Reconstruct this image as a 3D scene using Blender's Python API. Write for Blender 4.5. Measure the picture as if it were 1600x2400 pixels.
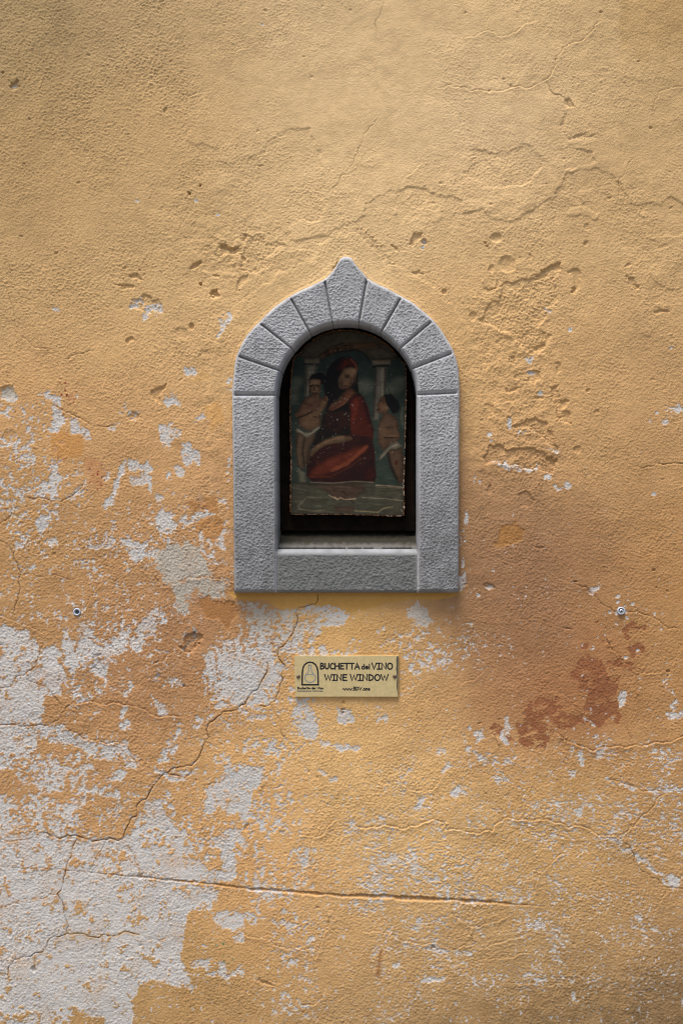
import bpy, math, random
import numpy as np

random.seed(7)
rng = np.random.default_rng(7)
for o in list(bpy.data.objects):
    bpy.data.objects.remove(o)
SC = bpy.context.scene
COL = SC.collection

# ------------------------------------------------------------------ camera, light
S = 0.0007                      # metres per photo pixel on the wall plane
D = 1.9                         # camera distance
ZC = 1.35                       # height of the picture centre
CXP = 900.0                     # photo column the lens stands in front of
cam_d = bpy.data.cameras.new('camera')
cam = bpy.data.objects.new('camera', cam_d); COL.objects.link(cam)
cam_d.sensor_fit = 'VERTICAL'; cam_d.sensor_height = 36.0
cam_d.lens = 36.0 * D / (2400 * S)
cam_d.shift_x = -(CXP - 800) / 2400.0
cam.location = ((CXP - 800) * S, -D, ZC)
cam.rotation_euler = (math.radians(90), 0, 0)
cam_d.clip_start = 0.01; cam_d.clip_end = 500
SC.camera = cam

SUN_EL, SUN_AZ = math.radians(69), math.radians(-152)   # azimuth from +Y, clockwise
W = bpy.data.worlds.new('World'); SC.world = W; W.use_nodes = True
nt = W.node_tree
bg = nt.nodes['Background']
sky = nt.nodes.new('ShaderNodeTexSky'); sky.sky_type = 'NISHITA'; sky.sun_disc = False
sky.sun_elevation = SUN_EL; sky.sun_rotation = SUN_AZ
sky.dust_density = 4.0; sky.air_density = 1.0; sky.ozone_density = 1.0
nt.links.new(sky.outputs[0], bg.inputs[0]); bg.inputs[1].default_value = 0.07
sun_d = bpy.data.lights.new('sun', 'SUN'); sun_d.energy = 1.5; sun_d.angle = math.radians(24)
sun_d.color = (1.0, 0.97, 0.92)
sun = bpy.data.objects.new('sun', sun_d); COL.objects.link(sun)
# direction towards the light: high, in front of the wall, a little to the left
TO_SUN = np.array([math.sin(SUN_AZ) * math.cos(SUN_EL), math.cos(SUN_AZ) * math.cos(SUN_EL), math.sin(SUN_EL)])
from mathutils import Vector
sun.rotation_euler = Vector(TO_SUN).to_track_quat('Z', 'Y').to_euler()
vs = SC.view_settings
vs.view_transform = 'Standard'; vs.look = 'None'; vs.gamma = 1.0; vs.use_curve_mapping = False
vs.exposure = 1.38
SC.cycles.filter_width = 0.95

# ------------------------------------------------------------------ helpers
def lin(c):
    c = np.asarray(c, float) / 255.0
    return np.where(c <= 0.04045, c / 12.92, ((c + 0.055) / 1.055) ** 2.4)
def sstep(a, b, x):
    t = np.clip((x - a) / (b - a), 0, 1)
    return t * t * (3 - 2 * t)
def mixc(a, b, m):
    return a + (b - a) * m[..., None]

def perlin(x, y, seed=0):
    xi = np.floor(x).astype(np.int64); yi = np.floor(y).astype(np.int64)
    xf = (x - xi).astype(np.float32); yf = (y - yi).astype(np.float32)
    def g(ix, iy):
        h = (ix * 374761393 + iy * 668265263 + seed * 2147483647 + 1013904223) & 0xffffffff
        h = ((h ^ (h >> 13)) * 1274126177) & 0xffffffff
        h = (h ^ (h >> 16)) & 1023
        return GX[h], GY[h]
    u = xf * xf * xf * (xf * (xf * 6 - 15) + 10); v = yf * yf * yf * (yf * (yf * 6 - 15) + 10)
    a, b = g(xi, yi); n00 = a * xf + b * yf
    a, b = g(xi + 1, yi); n10 = a * (xf - 1) + b * yf
    a, b = g(xi, yi + 1); n01 = a * xf + b * (yf - 1)
    a, b = g(xi + 1, yi + 1); n11 = a * (xf - 1) + b * (yf - 1)
    nx0 = n00 + (n10 - n00) * u; nx1 = n01 + (n11 - n01) * u
    return (nx0 + (nx1 - nx0) * v) * 1.5
_a = np.arange(1024) * (2 * np.pi / 1024)
GX = np.cos(_a).astype(np.float32); GY = np.sin(_a).astype(np.float32)
def fbm(x, y, scale, octv=3, gain=0.5, seed=0):
    r = 0; a = 1.0; n = 0
    for k in range(octv):
        r = r + a * perlin(x / scale + 17.3 * k + seed * 3.1, y / scale - 9.7 * k + seed * 1.7, seed + k * 101)
        n += a * a; a *= gain; scale *= 0.5
    return r / math.sqrt(n)
def rank(n):                      # noise -> roughly uniform 0..1
    z = (n - n.mean()) / n.std()
    return 1 / (1 + np.exp(-1.702 * z))
def in_poly_sd(px, py, poly):     # signed distance, negative inside
    P = np.asarray(poly, float); n = len(P)
    d2 = np.full(px.shape, 1e12); inside = np.zeros(px.shape, bool)
    for i in range(n):
        ax, ay = P[i]; bx, by = P[(i + 1) % n]
        ex, ey = bx - ax, by - ay
        L = ex * ex + ey * ey + 1e-9
        t = np.clip(((px - ax) * ex + (py - ay) * ey) / L, 0, 1)
        d2 = np.minimum(d2, (px - ax - t * ex) ** 2 + (py - ay - t * ey) ** 2)
        c = (ay > py) != (by > py)
        if abs(ey) > 1e-9:
            inside ^= c & (px < ex * (py - ay) / ey + ax)
    d = np.sqrt(d2)
    return np.where(inside, -d, d)

def node_mat(name, base=None, attr=None, rough=0.9, metal=0.0, var=None, bump=None, spec=0.3):
    """var=(scale, detail, amount) colour grain; bump=(scale, distance, strength)"""
    m = bpy.data.materials.new(name); m.use_nodes = True
    t = m.node_tree; b = t.nodes['Principled BSDF']
    b.inputs['Roughness'].default_value = rough; b.inputs['Metallic'].default_value = metal
    b.inputs['Specular IOR Level'].default_value = spec
    tc = t.nodes.new('ShaderNodeTexCoord')
    if attr:
        a = t.nodes.new('ShaderNodeAttribute'); a.attribute_name = attr; src = a.outputs['Color']
    else:
        a = t.nodes.new('ShaderNodeRGB'); a.outputs[0].default_value = (*base, 1); src = a.outputs[0]
    if var:
        n = t.nodes.new('ShaderNodeTexNoise'); n.inputs['Scale'].default_value = var[0]
        n.inputs['Detail'].default_value = var[1]; n.inputs['Roughness'].default_value = 0.65
        t.links.new(tc.outputs['Object'], n.inputs['Vector'])
        r = t.nodes.new('ShaderNodeMapRange')
        r.inputs[1].default_value = 0.25; r.inputs[2].default_value = 0.75
        r.inputs[3].default_value = 1 - var[2]; r.inputs[4].default_value = 1 + var[2]
        t.links.new(n.outputs[0], r.inputs[0])
        mx = t.nodes.new('ShaderNodeMix'); mx.data_type = 'RGBA'; mx.blend_type = 'MULTIPLY'
        mx.inputs[0].default_value = 1.0
        t.links.new(src, mx.inputs[6]); t.links.new(r.outputs[0], mx.inputs[7])
        src = mx.outputs[2]
    t.links.new(src, b.inputs['Base Color'])
    if bump:
        n = t.nodes.new('ShaderNodeTexNoise'); n.inputs['Scale'].default_value = bump[0]
        n.inputs['Detail'].default_value = 3.0
        t.links.new(tc.outputs['Object'], n.inputs['Vector'])
        bp = t.nodes.new('ShaderNodeBump'); bp.inputs['Distance'].default_value = bump[1]
        bp.inputs['Strength'].default_value = bump[2]
        t.links.new(n.outputs[0], bp.inputs['Height']); t.links.new(bp.outputs[0], b.inputs['Normal'])
    return m

def mesh_np(name, co, faces, mat, parent=None, col=None, smooth=True):
    """faces: int array (n,4) or list of tuples"""
    me = bpy.data.meshes.new(name)
    co = np.asarray(co, np.float32)
    if isinstance(faces, np.ndarray):
        nf, k = faces.shape
        me.vertices.add(len(co)); me.vertices.foreach_set('co', co.ravel())
        me.loops.add(nf * k); me.loops.foreach_set('vertex_index', faces.ravel().astype(np.int32))
        me.polygons.add(nf)
        me.polygons.foreach_set('loop_start', np.arange(0, nf * k, k, dtype=np.int32))
        me.polygons.foreach_set('loop_total', np.full(nf, k, np.int32))
        me.update(calc_edges=True)
    else:
        me.from_pydata([tuple(v) for v in co.tolist()], [], faces)
    me.polygons.foreach_set('use_smooth', np.full(len(me.polygons), smooth))
    if col is not None:
        at = me.attributes.new('paint', 'FLOAT_COLOR', 'POINT')
        c4 = np.ones((len(co), 4), np.float32); c4[:, :3] = col
        at.data.foreach_set('color', c4.ravel())
    me.materials.append(mat)
    ob = bpy.data.objects.new(name, me); COL.objects.link(ob)
    if parent: ob.parent = parent
    return ob
def grid_faces(ny, nx, flip=False):
    i = np.arange(ny - 1)[:, None] * nx + np.arange(nx - 1)[None, :]
    f = np.stack([i, i + nx, i + nx + 1, i + 1], -1).reshape(-1, 4)
    return f[:, ::-1].copy() if flip else f
def tag(o, label=None, cat=None, group=None, kind=None):
    if label: o['label'] = label
    if cat: o['category'] = cat
    if group: o['group'] = group
    if kind: o['kind'] = kind
    return o
def empty(name, loc=(0, 0, 0)):
    o = bpy.data.objects.new(name, None); COL.objects.link(o); o.location = loc
    o.empty_display_size = 0.05
    return o
def P3(px, py, y):                # photo column/row seen on a surface y metres behind the wall plane
    k = (D + y) / D
    cx = (CXP - 800) * S
    return np.stack([cx + ((px - 800) * S - cx) * k, y + 0 * px, ZC + (1200 - py) * S * k], -1)

# zoom windows of the survey -> photo pixels
def R(x0, y0, s):
    return lambda *p: [(x0 + a * s, y0 + b * s) for a, b in p]
R1 = R(0, 0, .5102); R2 = R(800, 0, .5102); R3 = R(0, 600, .35714); R4 = R(1040, 500, .35714)
R5 = R(0, 1200, .35714); R6 = R(1040, 1200, .35714); R7 = R(0, 1800, .5102); R8 = R(800, 1800, .5102)
R9 = R(480, 1380, .3954); R10 = R(400, 380, .3827)
Z1 = R(520, 580, .36990); Z2 = R(520, 980, .36990); Z3 = R(640, 760, .21684); Z4 = R(640, 1000, .21684)
ZP = R(670, 1520, .18495)

# ------------------------------------------------------------------ frame outline (photo pixels)
OUT_L = [(549, 1389), (547, 1180), (545, 1000), (544, 926)] + Z1((70, 860), (85, 720), (110, 645), (150, 570), (190, 520), (240, 470), (290, 418),
        (350, 365), (440, 305), (500, 272), (560, 245), (650, 200)) + [(774, 641), (783.5, 630), (791, 617.5), (797.5, 607), (806, 602)]
OUT_R = [(817.5, 602.5), (824.5, 607), (831, 617.5), (840.5, 629), (853, 642.5)] + Z1((925, 197), (985, 232), (1050, 262), (1140, 312), (1200, 345), (1250, 385), (1300, 426),
        (1350, 475), (1385, 520), (1420, 575), (1455, 635), (1480, 700), (1495, 765), (1502, 850)) + [(1076, 926), (1075.5, 1000), (1075, 1180), (1074.5, 1389)]
OUTLINE = OUT_L + OUT_R

# ------------------------------------------------------------------ plastered wall
def axis(lo, hi, h, far_lo, far_hi):
    a = list(np.arange(lo, hi + h * .5, h))
    s = h; x = lo; pre = []
    while x > far_lo:
        s *= 1.12; x -= s; pre.append(x)
    s = h; x = a[-1]; post = []
    while x < far_hi:
        s *= 1.12; x += s; post.append(x)
    return np.array(pre[::-1] + a + post)
STEP = 1.8
XA = axis(-40, 1640, STEP, -3200, 4800)
YA = axis(-40, 2440, STEP, -3000, 3128.5)
YA = np.minimum(YA, 3128.571)     # the wall ends at the pavement
NX, NY = len(XA), len(YA)
X, Y = np.meshgrid(XA, YA)
X = X.astype(np.float64); Y = Y.astype(np.float64)
w1x = fbm(X, Y, 34, 4, .6, 11) ; w1y = fbm(X, Y, 34, 4, .6, 23)
WX = X + 9 * w1x; WY = Y + 9 * w1y                  # ragged coordinates for patch outlines
SX = X + 4 * w1x; SY = Y + 4 * w1y                  # slightly ragged
def window(x0, x1, y0, y1, pad=0):
    j0 = max(np.searchsorted(XA, x0 - pad) - 1, 0); j1 = min(np.searchsorted(XA, x1 + pad) + 1, NX)
    i0 = max(np.searchsorted(YA, y0 - pad) - 1, 0); i1 = min(np.searchsorted(YA, y1 + pad) + 1, NY)
    return slice(i0, i1), slice(j0, j1)
def edge_ext(poly):
    return [(x - 260 if x < 2 else (x + 260 if x > 1598 else x), y + 200 if y > 2398 else (y - 200 if y < 2 else y)) for x, y in poly]
def poly_mask(poly, soft=6.0, warp=2):
    poly = edge_ext(poly)
    P = np.array(poly)
    w = window(P[:, 0].min(), P[:, 0].max(), P[:, 1].min(), P[:, 1].max(), 30)
    ax, ay = ((X, Y), (SX, SY), (WX, WY))[warp]
    return w, sstep(soft, -soft, in_poly_sd(ax[w], ay[w], poly))
def ell_mask(cx, cy, rx, ry, rot=0, warp=1, power=2.0):
    r = max(rx, ry) * 2.6 + 14
    w = window(cx - r, cx + r, cy - r, cy + r)
    ax, ay = ((X, Y), (SX, SY), (WX, WY))[warp]
    c, s = math.cos(rot), math.sin(rot)
    dx, dy = ax[w] - cx, ay[w] - cy
    q = ((dx * c + dy * s) / rx) ** 2 + ((-dx * s + dy * c) / ry) ** 2
    return w, q

OCHRE = [ # column, row, paint colour as seen, some light falloff towards the corners left in it
 (100,80,176,145,94),(400,60,190,156,104),(800,100,207,173,120),(1200,60,207,171,115),(1380,60,204,168,114),(1530,60,186,150,94),
 (100,350,184,146,90),(400,300,198,158,100),(800,300,213,177,122),(1150,300,214,180,130),(1500,350,194,157,102),
 (100,600,192,151,92),(400,600,202,162,102),(800,500,217,177,116),(1150,500,213,171,109),(1500,550,200,158,98),
 (250,800,204,158,94),(480,850,213,167,103),(1150,800,209,162,97),(1450,850,196,150,90),(1250,1000,203,153,90),(1560,1050,188,140,82),
 (150,1000,204,150,88),(350,1050,207,153,88),(150,1150,192,142,82),(400,1200,190,140,86),(510,1100,200,148,92),
 (100,1350,184,136,78),(300,1350,182,130,78),(450,1500,164,112,70),(300,1650,172,120,74),(120,1650,188,136,80),
 (900,1480,206,154,78),(1130,1230,184,136,84),(1150,1300,154,110,74),(1150,1450,146,104,70),(1300,1400,162,114,70),(1220,1380,150,106,70),(1120,1600,184,134,84),(1500,1350,186,134,74),(1530,1500,178,126,67),
 (1200,1580,174,117,70),(1330,1620,168,112,66),(1000,1600,216,166,96),(800,1750,222,173,102),(1000,1850,216,167,97),(1300,1850,196,147,80),(1550,1750,190,138,78),
 (600,1750,216,162,92),(400,1850,202,150,88),(200,1800,192,140,82),(600,2050,216,158,92),(900,1950,212,167,102),(1300,2000,200,155,92),(1550,2000,184,137,80),
 (450,2250,190,144,81),(700,2250,202,153,90),(1000,2250,198,152,91),(1300,2250,184,140,83),(500,2390,170,128,72),(900,2390,174,135,82),(1250,2390,156,122,74),(1560,2390,148,114,70)]
KALB = 1.12
oc = np.array(OCHRE, float); _l = (oc[:, 2:] @ np.array([.3, .59, .11]))[:, None]; oc[:, 2:] = oc[:, 2:] * .80 + _l * .20 + np.array([2, 1, 1]); pal = lin(oc[:, 2:]) / (KALB * .93)
num = np.zeros(X.shape + (3,)); den = np.zeros(X.shape)
cxw = X + 45 * fbm(X, Y, 180, 3, .6, 5); cyw = Y + 45 * fbm(X, Y, 180, 3, .6, 6)
for (a, b), c in zip(oc[:, :2], pal):
    g = np.exp(-((cxw - a) ** 2 + (cyw - b) ** 2) / (2 * 135.0 ** 2)) + 1e-7 / (1 + ((X - a) ** 2 + (Y - b) ** 2) * 1e-6) ** 2
    num += g[..., None] * c; den += g
color = num / den[..., None]
color = color * (1 - sstep(800, 150, Y)[..., None] * np.array([-.02, .01, .07]))
# mottled weathering of the paint
m1 = fbm(X, Y, 120, 4, .6, 31); m2 = fbm(X, Y, 22, 3, .6, 41)
color *= (1 + .07 * m1 + .075 * m2)[..., None]
color = mixc(color, color * np.array([.93, .88, .80]), np.clip(.5 + 1.0 * fbm(X, Y, 70, 4, .6, 44), 0, 1) * .45 * sstep(900, 1300, Y))

h = np.zeros(X.shape)             # relief in mm, + towards the street
h += 2.2 * fbm(X, Y, 420, 3, .5, 51) + .55 * fbm(X, Y, 95, 2, .5, 52)
rough_amt = .75 + .45 * np.clip(fbm(X, Y, 150, 3, .6, 53), -1, 1)
sm = lambda cx, cy, rx, ry: np.exp(-((X - cx) / rx) ** 2 - ((Y - cy) / ry) ** 2)
rough_amt += .25 * sm(250, 120, 300, 150) - .35 * sm(850, 250, 260, 160) - .25 * sm(800, 1420, 260, 45) + .2 * sm(250, 1450, 260, 300) + .15*sm(1100, 2250, 500, 200)

# --- upper skim coat, raised, with holes flaked out of it
LAYER = [(430,-400)] + R1((850,380),(880,560),(860,640),(960,680),(1005,690),(1020,740),(1130,730),(1190,715),(1230,640),(1310,600),(1430,590),(1455,660),(1480,760),(1490,900),(1480,1000),(1340,1050),(1330,1100),(1480,1090)) \
  + R2((50,1012),(110,995),(110,930),(170,900),(250,870),(380,860),(430,890),(550,920),(560,970),(640,955),(690,1000),(780,1025),(860,965),(950,920),(1015,850),(1030,790),(1180,770),(1270,830),(1330,940),(1430,935),(1500,920)) + [(1700,470),(1900,460),(1900,-400)]
LHOLES = [R2((600,690),(660,685),(700,710),(760,690),(830,665),(880,680),(920,730),(900,790),(830,850),(700,870),(610,840),(560,800),(610,750)),
          R2((1000,690),(1030,660),(1080,680),(1150,700),(1160,740),(1090,770),(1030,780)), R2((1030,630),(1150,622),(1170,642),(1040,645))]
LISL = [R2((1090,880),(1150,880),(1150,920),(1100,940)), R2((1030,970),(1080,955),(1190,985),(1180,1000),(1040,985)), R2((400,970),(450,955),(462,1000),(420,1022)),
        R1((920,820),(1000,785),(1075,810),(1050,870),(980,880)), R2((670,740),(720,730),(735,765),(690,770)), R2((225,990),(245,950),(250,995)),
        R1((900,1000),(1000,990),(1060,1020),(980,1050)), R1((1000,700),(1120,740),(1030,750)), R2((1360,975),(1430,985),(1410,1030)), R2((1400,1090),(1500,1080),(1568,1110),(1500,1140)),
        R10((160,350),(300,320),(380,360),(240,410),(170,385)), R10((735,400),(800,360),(900,365),(880,395),(790,430),(770,480),(735,460)), R10((200,680),(300,660),(400,690),(250,720)),
        R4((1390,240),(1500,220),(1568,300),(1568,480),(1450,500),(1360,420)), R4((1260,760),(1380,770),(1330,800)), R4((1380,600),(1470,600),(1450,640))]
layer = np.zeros(X.shape)
w, m = poly_mask(LAYER, 2.5); layer[w] = np.maximum(layer[w], m)
for p in LHOLES:
    w, m = poly_mask(p, 2.5); layer[w] *= 1 - m
for p in LISL:
    w, m = poly_mask(p, 2.5); layer[w] = np.maximum(layer[w], m * .8)
h += 1.5 * layer * (.5 + .5 * sstep(-.5, .4, fbm(X, Y, 90, 3, .6, 57))) * (.45 + .55 * sstep(350, 900, X)) 
rough_amt -= .2 * layer
color = mixc(color, np.minimum(color * np.array([1.03, 1.035, 1.04]), .78), layer * .8)

# vertical patch edge of an older repaint, top right
pe = sstep(-3, 3, WX - 1452) * sstep(190, 60, Y + 40 * w1x)
color = mixc(color, color * np.array([.90, .87, .80]), pe)

# --- flaked hollows (polygon, depth mm, floor roughness mm)
HOLL = [
 (R4((390,470),(470,440),(560,430),(600,410),(640,380),(750,320),(780,350),(720,440),(740,530),(730,600),(660,640),(660,690),(620,760),(700,810),(650,900),(570,930),(480,860),(440,790),(340,760),(280,730),(230,720),(270,640),(300,590),(370,560)), 1.9, .9),
 (R4((640,380),(750,320),(770,350),(700,390),(640,420),(600,425)), 1.8, .3),
 (R4((805,375),(885,375),(900,450),(860,540),(835,520),(860,450),(840,400)), 2.0, .5), (R4((830,480),(870,480),(855,535),(835,520)), 1.5, .2),
 (R4((440,1380),(520,1370),(600,1340),(660,1370),(700,1440),(750,1540),(740,1570),(660,1480),(580,1430),(460,1400)), 2.2, .6),
 (R4((280,1530),(340,1520),(420,1550),(560,1540),(640,1570),(670,1610),(745,1610),(740,1660),(690,1720),(600,1670),(530,1670),(330,1630),(260,1660)), 2.4, .8),
 (R4((700,1150),(760,1140),(760,1230),(800,1240),(770,1290),(830,1310),(830,1380),(790,1390),(750,1330),(710,1220)), 2.2, .6),
 (R4((390,1150),(490,1140),(480,1168),(400,1170)), 1.6, .3), (R4((480,1840),(540,1830),(590,1880),(560,1940),(500,1920)), 1.5, .4),
 (R4((540,1030),(610,1020),(620,1080),(590,1130),(550,1100)), 2.0, .4), (R4((420,940),(470,945),(460,985),(430,980)), 1.8, .3), (R4((270,1250),(330,1260),(320,1320),(270,1290)), 1.2, .4),
 (R4((720,970),(760,970),(770,1040),(745,1060)), 1.4, .4), (R4((590,1200),(640,1205),(640,1235),(600,1225)), 1.6, .2), (R4((400,1325),(440,1330),(420,1345)), 1.6, .2),
 (R4((240,500),(300,490),(360,440),(355,480),(280,530)), 1.6, .3), (R4((590,880),(640,850),(680,870),(620,930)), 1.5, .4), (R4((670,1610),(745,1610),(740,1640),(690,1625)), 1.6, .2),
 (R4((1190,430),(1230,425),(1290,480),(1270,505),(1220,480)), 2.4, .4), (R4((1370,645),(1470,630),(1470,655),(1380,665)), 1.6, .2),
 (R10((440,450),(540,450),(600,500),(680,490),(700,510),(640,550),(580,600),(560,670),(500,690),(430,650),(420,590),(450,540)), 1.3, .8),
 (R10((300,530),(340,512),(420,525),(412,545),(350,560),(310,585)), 2.6, .4), (R10((120,635),(180,605),(195,640),(140,655)), 1.8, .4), (R10((265,698),(312,698),(282,716)), 1.6, .2),
 (R10((245,790),(270,788),(305,828),(262,842)), 2.8, .3), (R10((400,785),(430,710),(475,700),(450,740),(412,792)), 1.7, .3), (R10((104,186),(136,190),(130,212),(108,206)), 2.2, .2),
 (R10((1475,440),(1530,435),(1525,490),(1470,500)), 3.0, .3), (R10((1358,518),(1392,525),(1395,552),(1370,546)), 2.5, .2), (R10((1480,668),(1530,658),(1552,690),(1500,697)), 1.8, .3),
 (R10((440,455),(470,450),(460,490)), 2.0, .2), (R10((420,560),(470,580),(450,610),(425,600)), 1.6, .3),
 (R3((850,140),(900,130),(925,150),(870,165)), 2.2, .2), (R3((760,185),(870,195),(880,215),(820,220)), 2.0, .3), (R3((930,260),(980,245),(1000,275),(950,285)), 2.2, .3),
 (R3((850,280),(1055,280),(1060,370),(1000,385),(850,325)), 1.4, .6), (R3((990,900),(1020,855),(1075,848),(1060,910),(1050,965),(1000,950)), 2.6, .4),
 (R3((835,1050),(880,1030),(910,1050),(900,1080),(840,1080)), 2.0, .3), (R3((820,555),(870,535),(885,560),(835,590)), 2.2, .3), (R3((1380,235),(1405,225),(1445,265),(1400,275)), 2.6, .3),
 (R3((1230,70),(1320,35),(1330,60),(1250,85)), 1.4, .4), (R3((1400,130),(1455,132),(1420,145)), 1.5, .1), (R3((1150,480),(1230,470),(1230,545),(1160,550)), .8, .3), (R3((1310,630),(1370,610),(1380,650),(1320,655)), 1.2, .2),
 (R5((1170,900),(1210,860),(1230,810),(1290,780),(1335,840),(1290,880),(1280,920),(1200,920)), 3.2, 1.2), (R5((590,930),(650,930),(700,1100),(720,1140),(660,1090)), 1.6, .8),
 (R1((45,382),(90,380),(92,404),(60,406)), 3.0, .3), (R1((750,500),(766,505),(760,530),(748,522)), 2.0, .2), (R1((860,884),(885,884),(880,905)), 2.6, .2), (R1((1005,1135),(1100,1132),(1080,1145),(1020,1150)), 2.6, .2),
 (R1((1180,760),(1225,765),(1190,775)), 1.4, .1), (R2((1015,450),(1040,455),(1060,500),(1030,490)), 2.4, .3), (R2((1015,520),(1040,580),(1010,600)), 1.2, .4),
 (R7((1190,978),(1215,985),(1250,998),(1215,1000)), 2.6, .2), (R7((1118,268),(1142,262),(1130,290)), 2.6, .2), (R7((630,490),(655,485),(655,515),(640,512)), 2.6, .2),
 (R6((400,80),(470,70),(520,110),(510,170),(450,220),(390,240),(330,200)), .7, .2), (R6((590,215),(660,205),(640,225)), 1.4, .2), (R6((260,470),(320,465),(322,490),(290,500)), 2.0, .3), (R6((770,765),(835,765),(800,780)), 1.4, .1),
 (R5((1310,560),(1390,550),(1400,590),(1480,600),(1540,590),(1555,660),(1520,740),(1490,770),(1450,740),(1440,700),(1370,690),(1320,620)), .9, .1)]
hn = fbm(X, Y, 16, 3, .6, 61)
# old coats flaking in terraces
tz = fbm(X, Y, 75, 5, .62, 63); terr = 0
for e_ in (-.55, -.2, .12, .45): terr = terr + sstep(e_ - .03, e_ + .03, tz)
tmask = .12 + .9 * sm(1215, 800, 120, 200) + .8 * sm(1200, 1050, 130, 120) + .8 * sm(570, 590, 150, 80) + .55 * sm(1150, 480, 330, 70) + .6 * sm(500, 1020, 50, 330) + .35 * sm(450, 470, 160, 90) + .3 * sm(1250, 2000, 400, 250) + .4 * sm(1530, 600, 90, 120) + .3 * sm(250, 1600, 300, 300)
h += .62 * (terr - 2) * np.clip(tmask, 0, 1)
for poly, dep, ro in HOLL:
    w, m = poly_mask(poly, 1.5)
    h[w] -= m * 1.1 * (dep + ro * hn[w] + .0 * dep)
    rough_amt[w] += m * (.5 if ro > .5 else .0)
# old rough plaster right of the arch and above it on the left
h += 1.15 * hn * (sm(1210, 800, 90, 170) + .7 * sm(560, 590, 130, 60) + .55 * sm(1200, 1050, 120, 100) + .35 * sm(540, 760, 60, 200) + .4 * sm(1400, 2330, 260, 60))
DENTS = [R4((340,158)) + [(11, 9, 3.2)], R4((415,330)) + [(14, 16, 2.4)], R4((308,365)) + [(6.5, 7, 2.4)], R4((270,190)) + [(2.5, 2.5, 3)], R4((276,217)) + [(3, 3, 3)], R4((930,90)) + [(7, 7, 1.2)],
 R4((190,680)) + [(7, 9, 2)], R4((935,195)) + [(4, 4, 2)], R4((875,1550)) + [(8, 7, 2)], R4((1205,335)) + [(5, 4, 1.6)], R4((565,285)) + [(4, 6, 1.5)], R4((480,1075)) + [(5, 5, 1.5)], R4((945,1162)) + [(4, 4, 1.6)],
 R4((1000,1300)) + [(4, 4, 1.2)], R4((305,1810)) + [(5, 8, 1.6)], R4((5,515)) + [(5, 5, 3)], R3((1315,185)) + [(4, 3.5, 2.6)], R3((1255,458)) + [(5.5, 6.5, 4)], R3((45,895)) + [(16, 14, 1.8)], R3((65,1190)) + [(14, 16, 1.2)],
 R5((1045,1080)) + [(5, 5, 2.4)], R5((1205,1145)) + [(3, 3.5, 3.5)], R5((1272,788)) + [(3, 3, 4)], R5((1308,872)) + [(3, 3, 4)], R5((360,278)) + [(4, 5, 1.2)],
 R10((1550,490)) + [(6, 7, 4)], R10((183,748)) + [(3.5, 3.5, 2.5)], R10((185,146)) + [(2.5, 2, 2.5)], R7((160,925)) + [(4, 7, 3.5)], R8((420,820)) + [(4, 3.5, 4)], R9((823,672)) + [(2.6, 3, 3)], R9((823,715)) + [(3, 2.5, 3)], R9((823,732)) + [(2.4, 2.2, 3)],
 R6((1470,1050)) + [(5, 3.5, 3)], R6((1375,388)) + [(3, 3, 2.5)], R6((865,458)) + [(3, 2.2, 3)], R2((1190,58)) + [(3, 2.5, 2.5)], R2((1420,590)) + [(3.5, 3, 2.2)], R2((340,1095)) + [(4, 4, .5)], R6((228,1385)) + [(5, 3, 1.6)],
 R1((15,330)) + [(4, 2.5, 2)], R1((137,542)) + [(2.5, 2.5, 2)], R1((30,635)) + [(5, 3, 1.6)], R1((110,755)) + [(4, 2.5, 2.2)], R1((922,853)) + [(2.5, 2.5, 2)], R1((95,1085)) + [(5, 2.5, 1.5)], R1((260,1165)) + [(4, 3, 2)], R1((735,42)) + [(4, 3, 1.2)], R1((1217,52)) + [(4, 3, 1.5)]]
for (cx, cy), (rx, ry, dp) in DENTS:
    w, q = ell_mask(cx, cy, rx, ry)
    h[w] -= dp * np.clip(1.25 - q * .75, 0, 1) ** .6 * (q < 1.67)
    h[w] += .25 * np.exp(-((np.sqrt(q) - 1.35) / .25) ** 2)
# random small pits
for k in range(170):
    cx, cy = rng.uniform(-20, 1620), rng.uniform(-20, 2420); r = rng.uniform(1.6, 3.4)
    w, q = ell_mask(cx, cy, r * rng.uniform(1, 1.7), r)
    h[w] -= rng.uniform(.6, 1.8) * np.clip(1.3 - q, 0, 1)

# plaster trowelled up against the frame
w = window(430, 1190, 500, 1500)
fsd = np.full(X.shape, 999.0); fsd[w] = in_poly_sd(X[w], Y[w], OUTLINE)
colr = sstep(60, 50, fsd + 9 * w1x) * sstep(1398, 1340, Y + 10 * w1y)
h += colr * (1.0 + .9 * np.exp(-np.maximum(fsd, 0) / 9)) * 1.15
ang = np.abs(np.sin(fsd * .33 + 3 * w1x))
h += .25 * colr * (ang - .5) * (fsd > 2)
rough_amt -= .15 * colr
h += (1.3 + 1.6 * w1y) * np.exp(-np.maximum(fsd, 0) / 3.5) * (fsd < 60) * sstep(1386, 1376, Y)
h -= .6 * np.exp(-((fsd - 5) / 2.0) ** 2)          # dirty joint along the stone
cg = colr * sstep(-.2, .9, w1y + .3 * (X < 800))
color = mixc(color, color * np.array([.88, .9, .88]), cg * .6)

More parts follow.
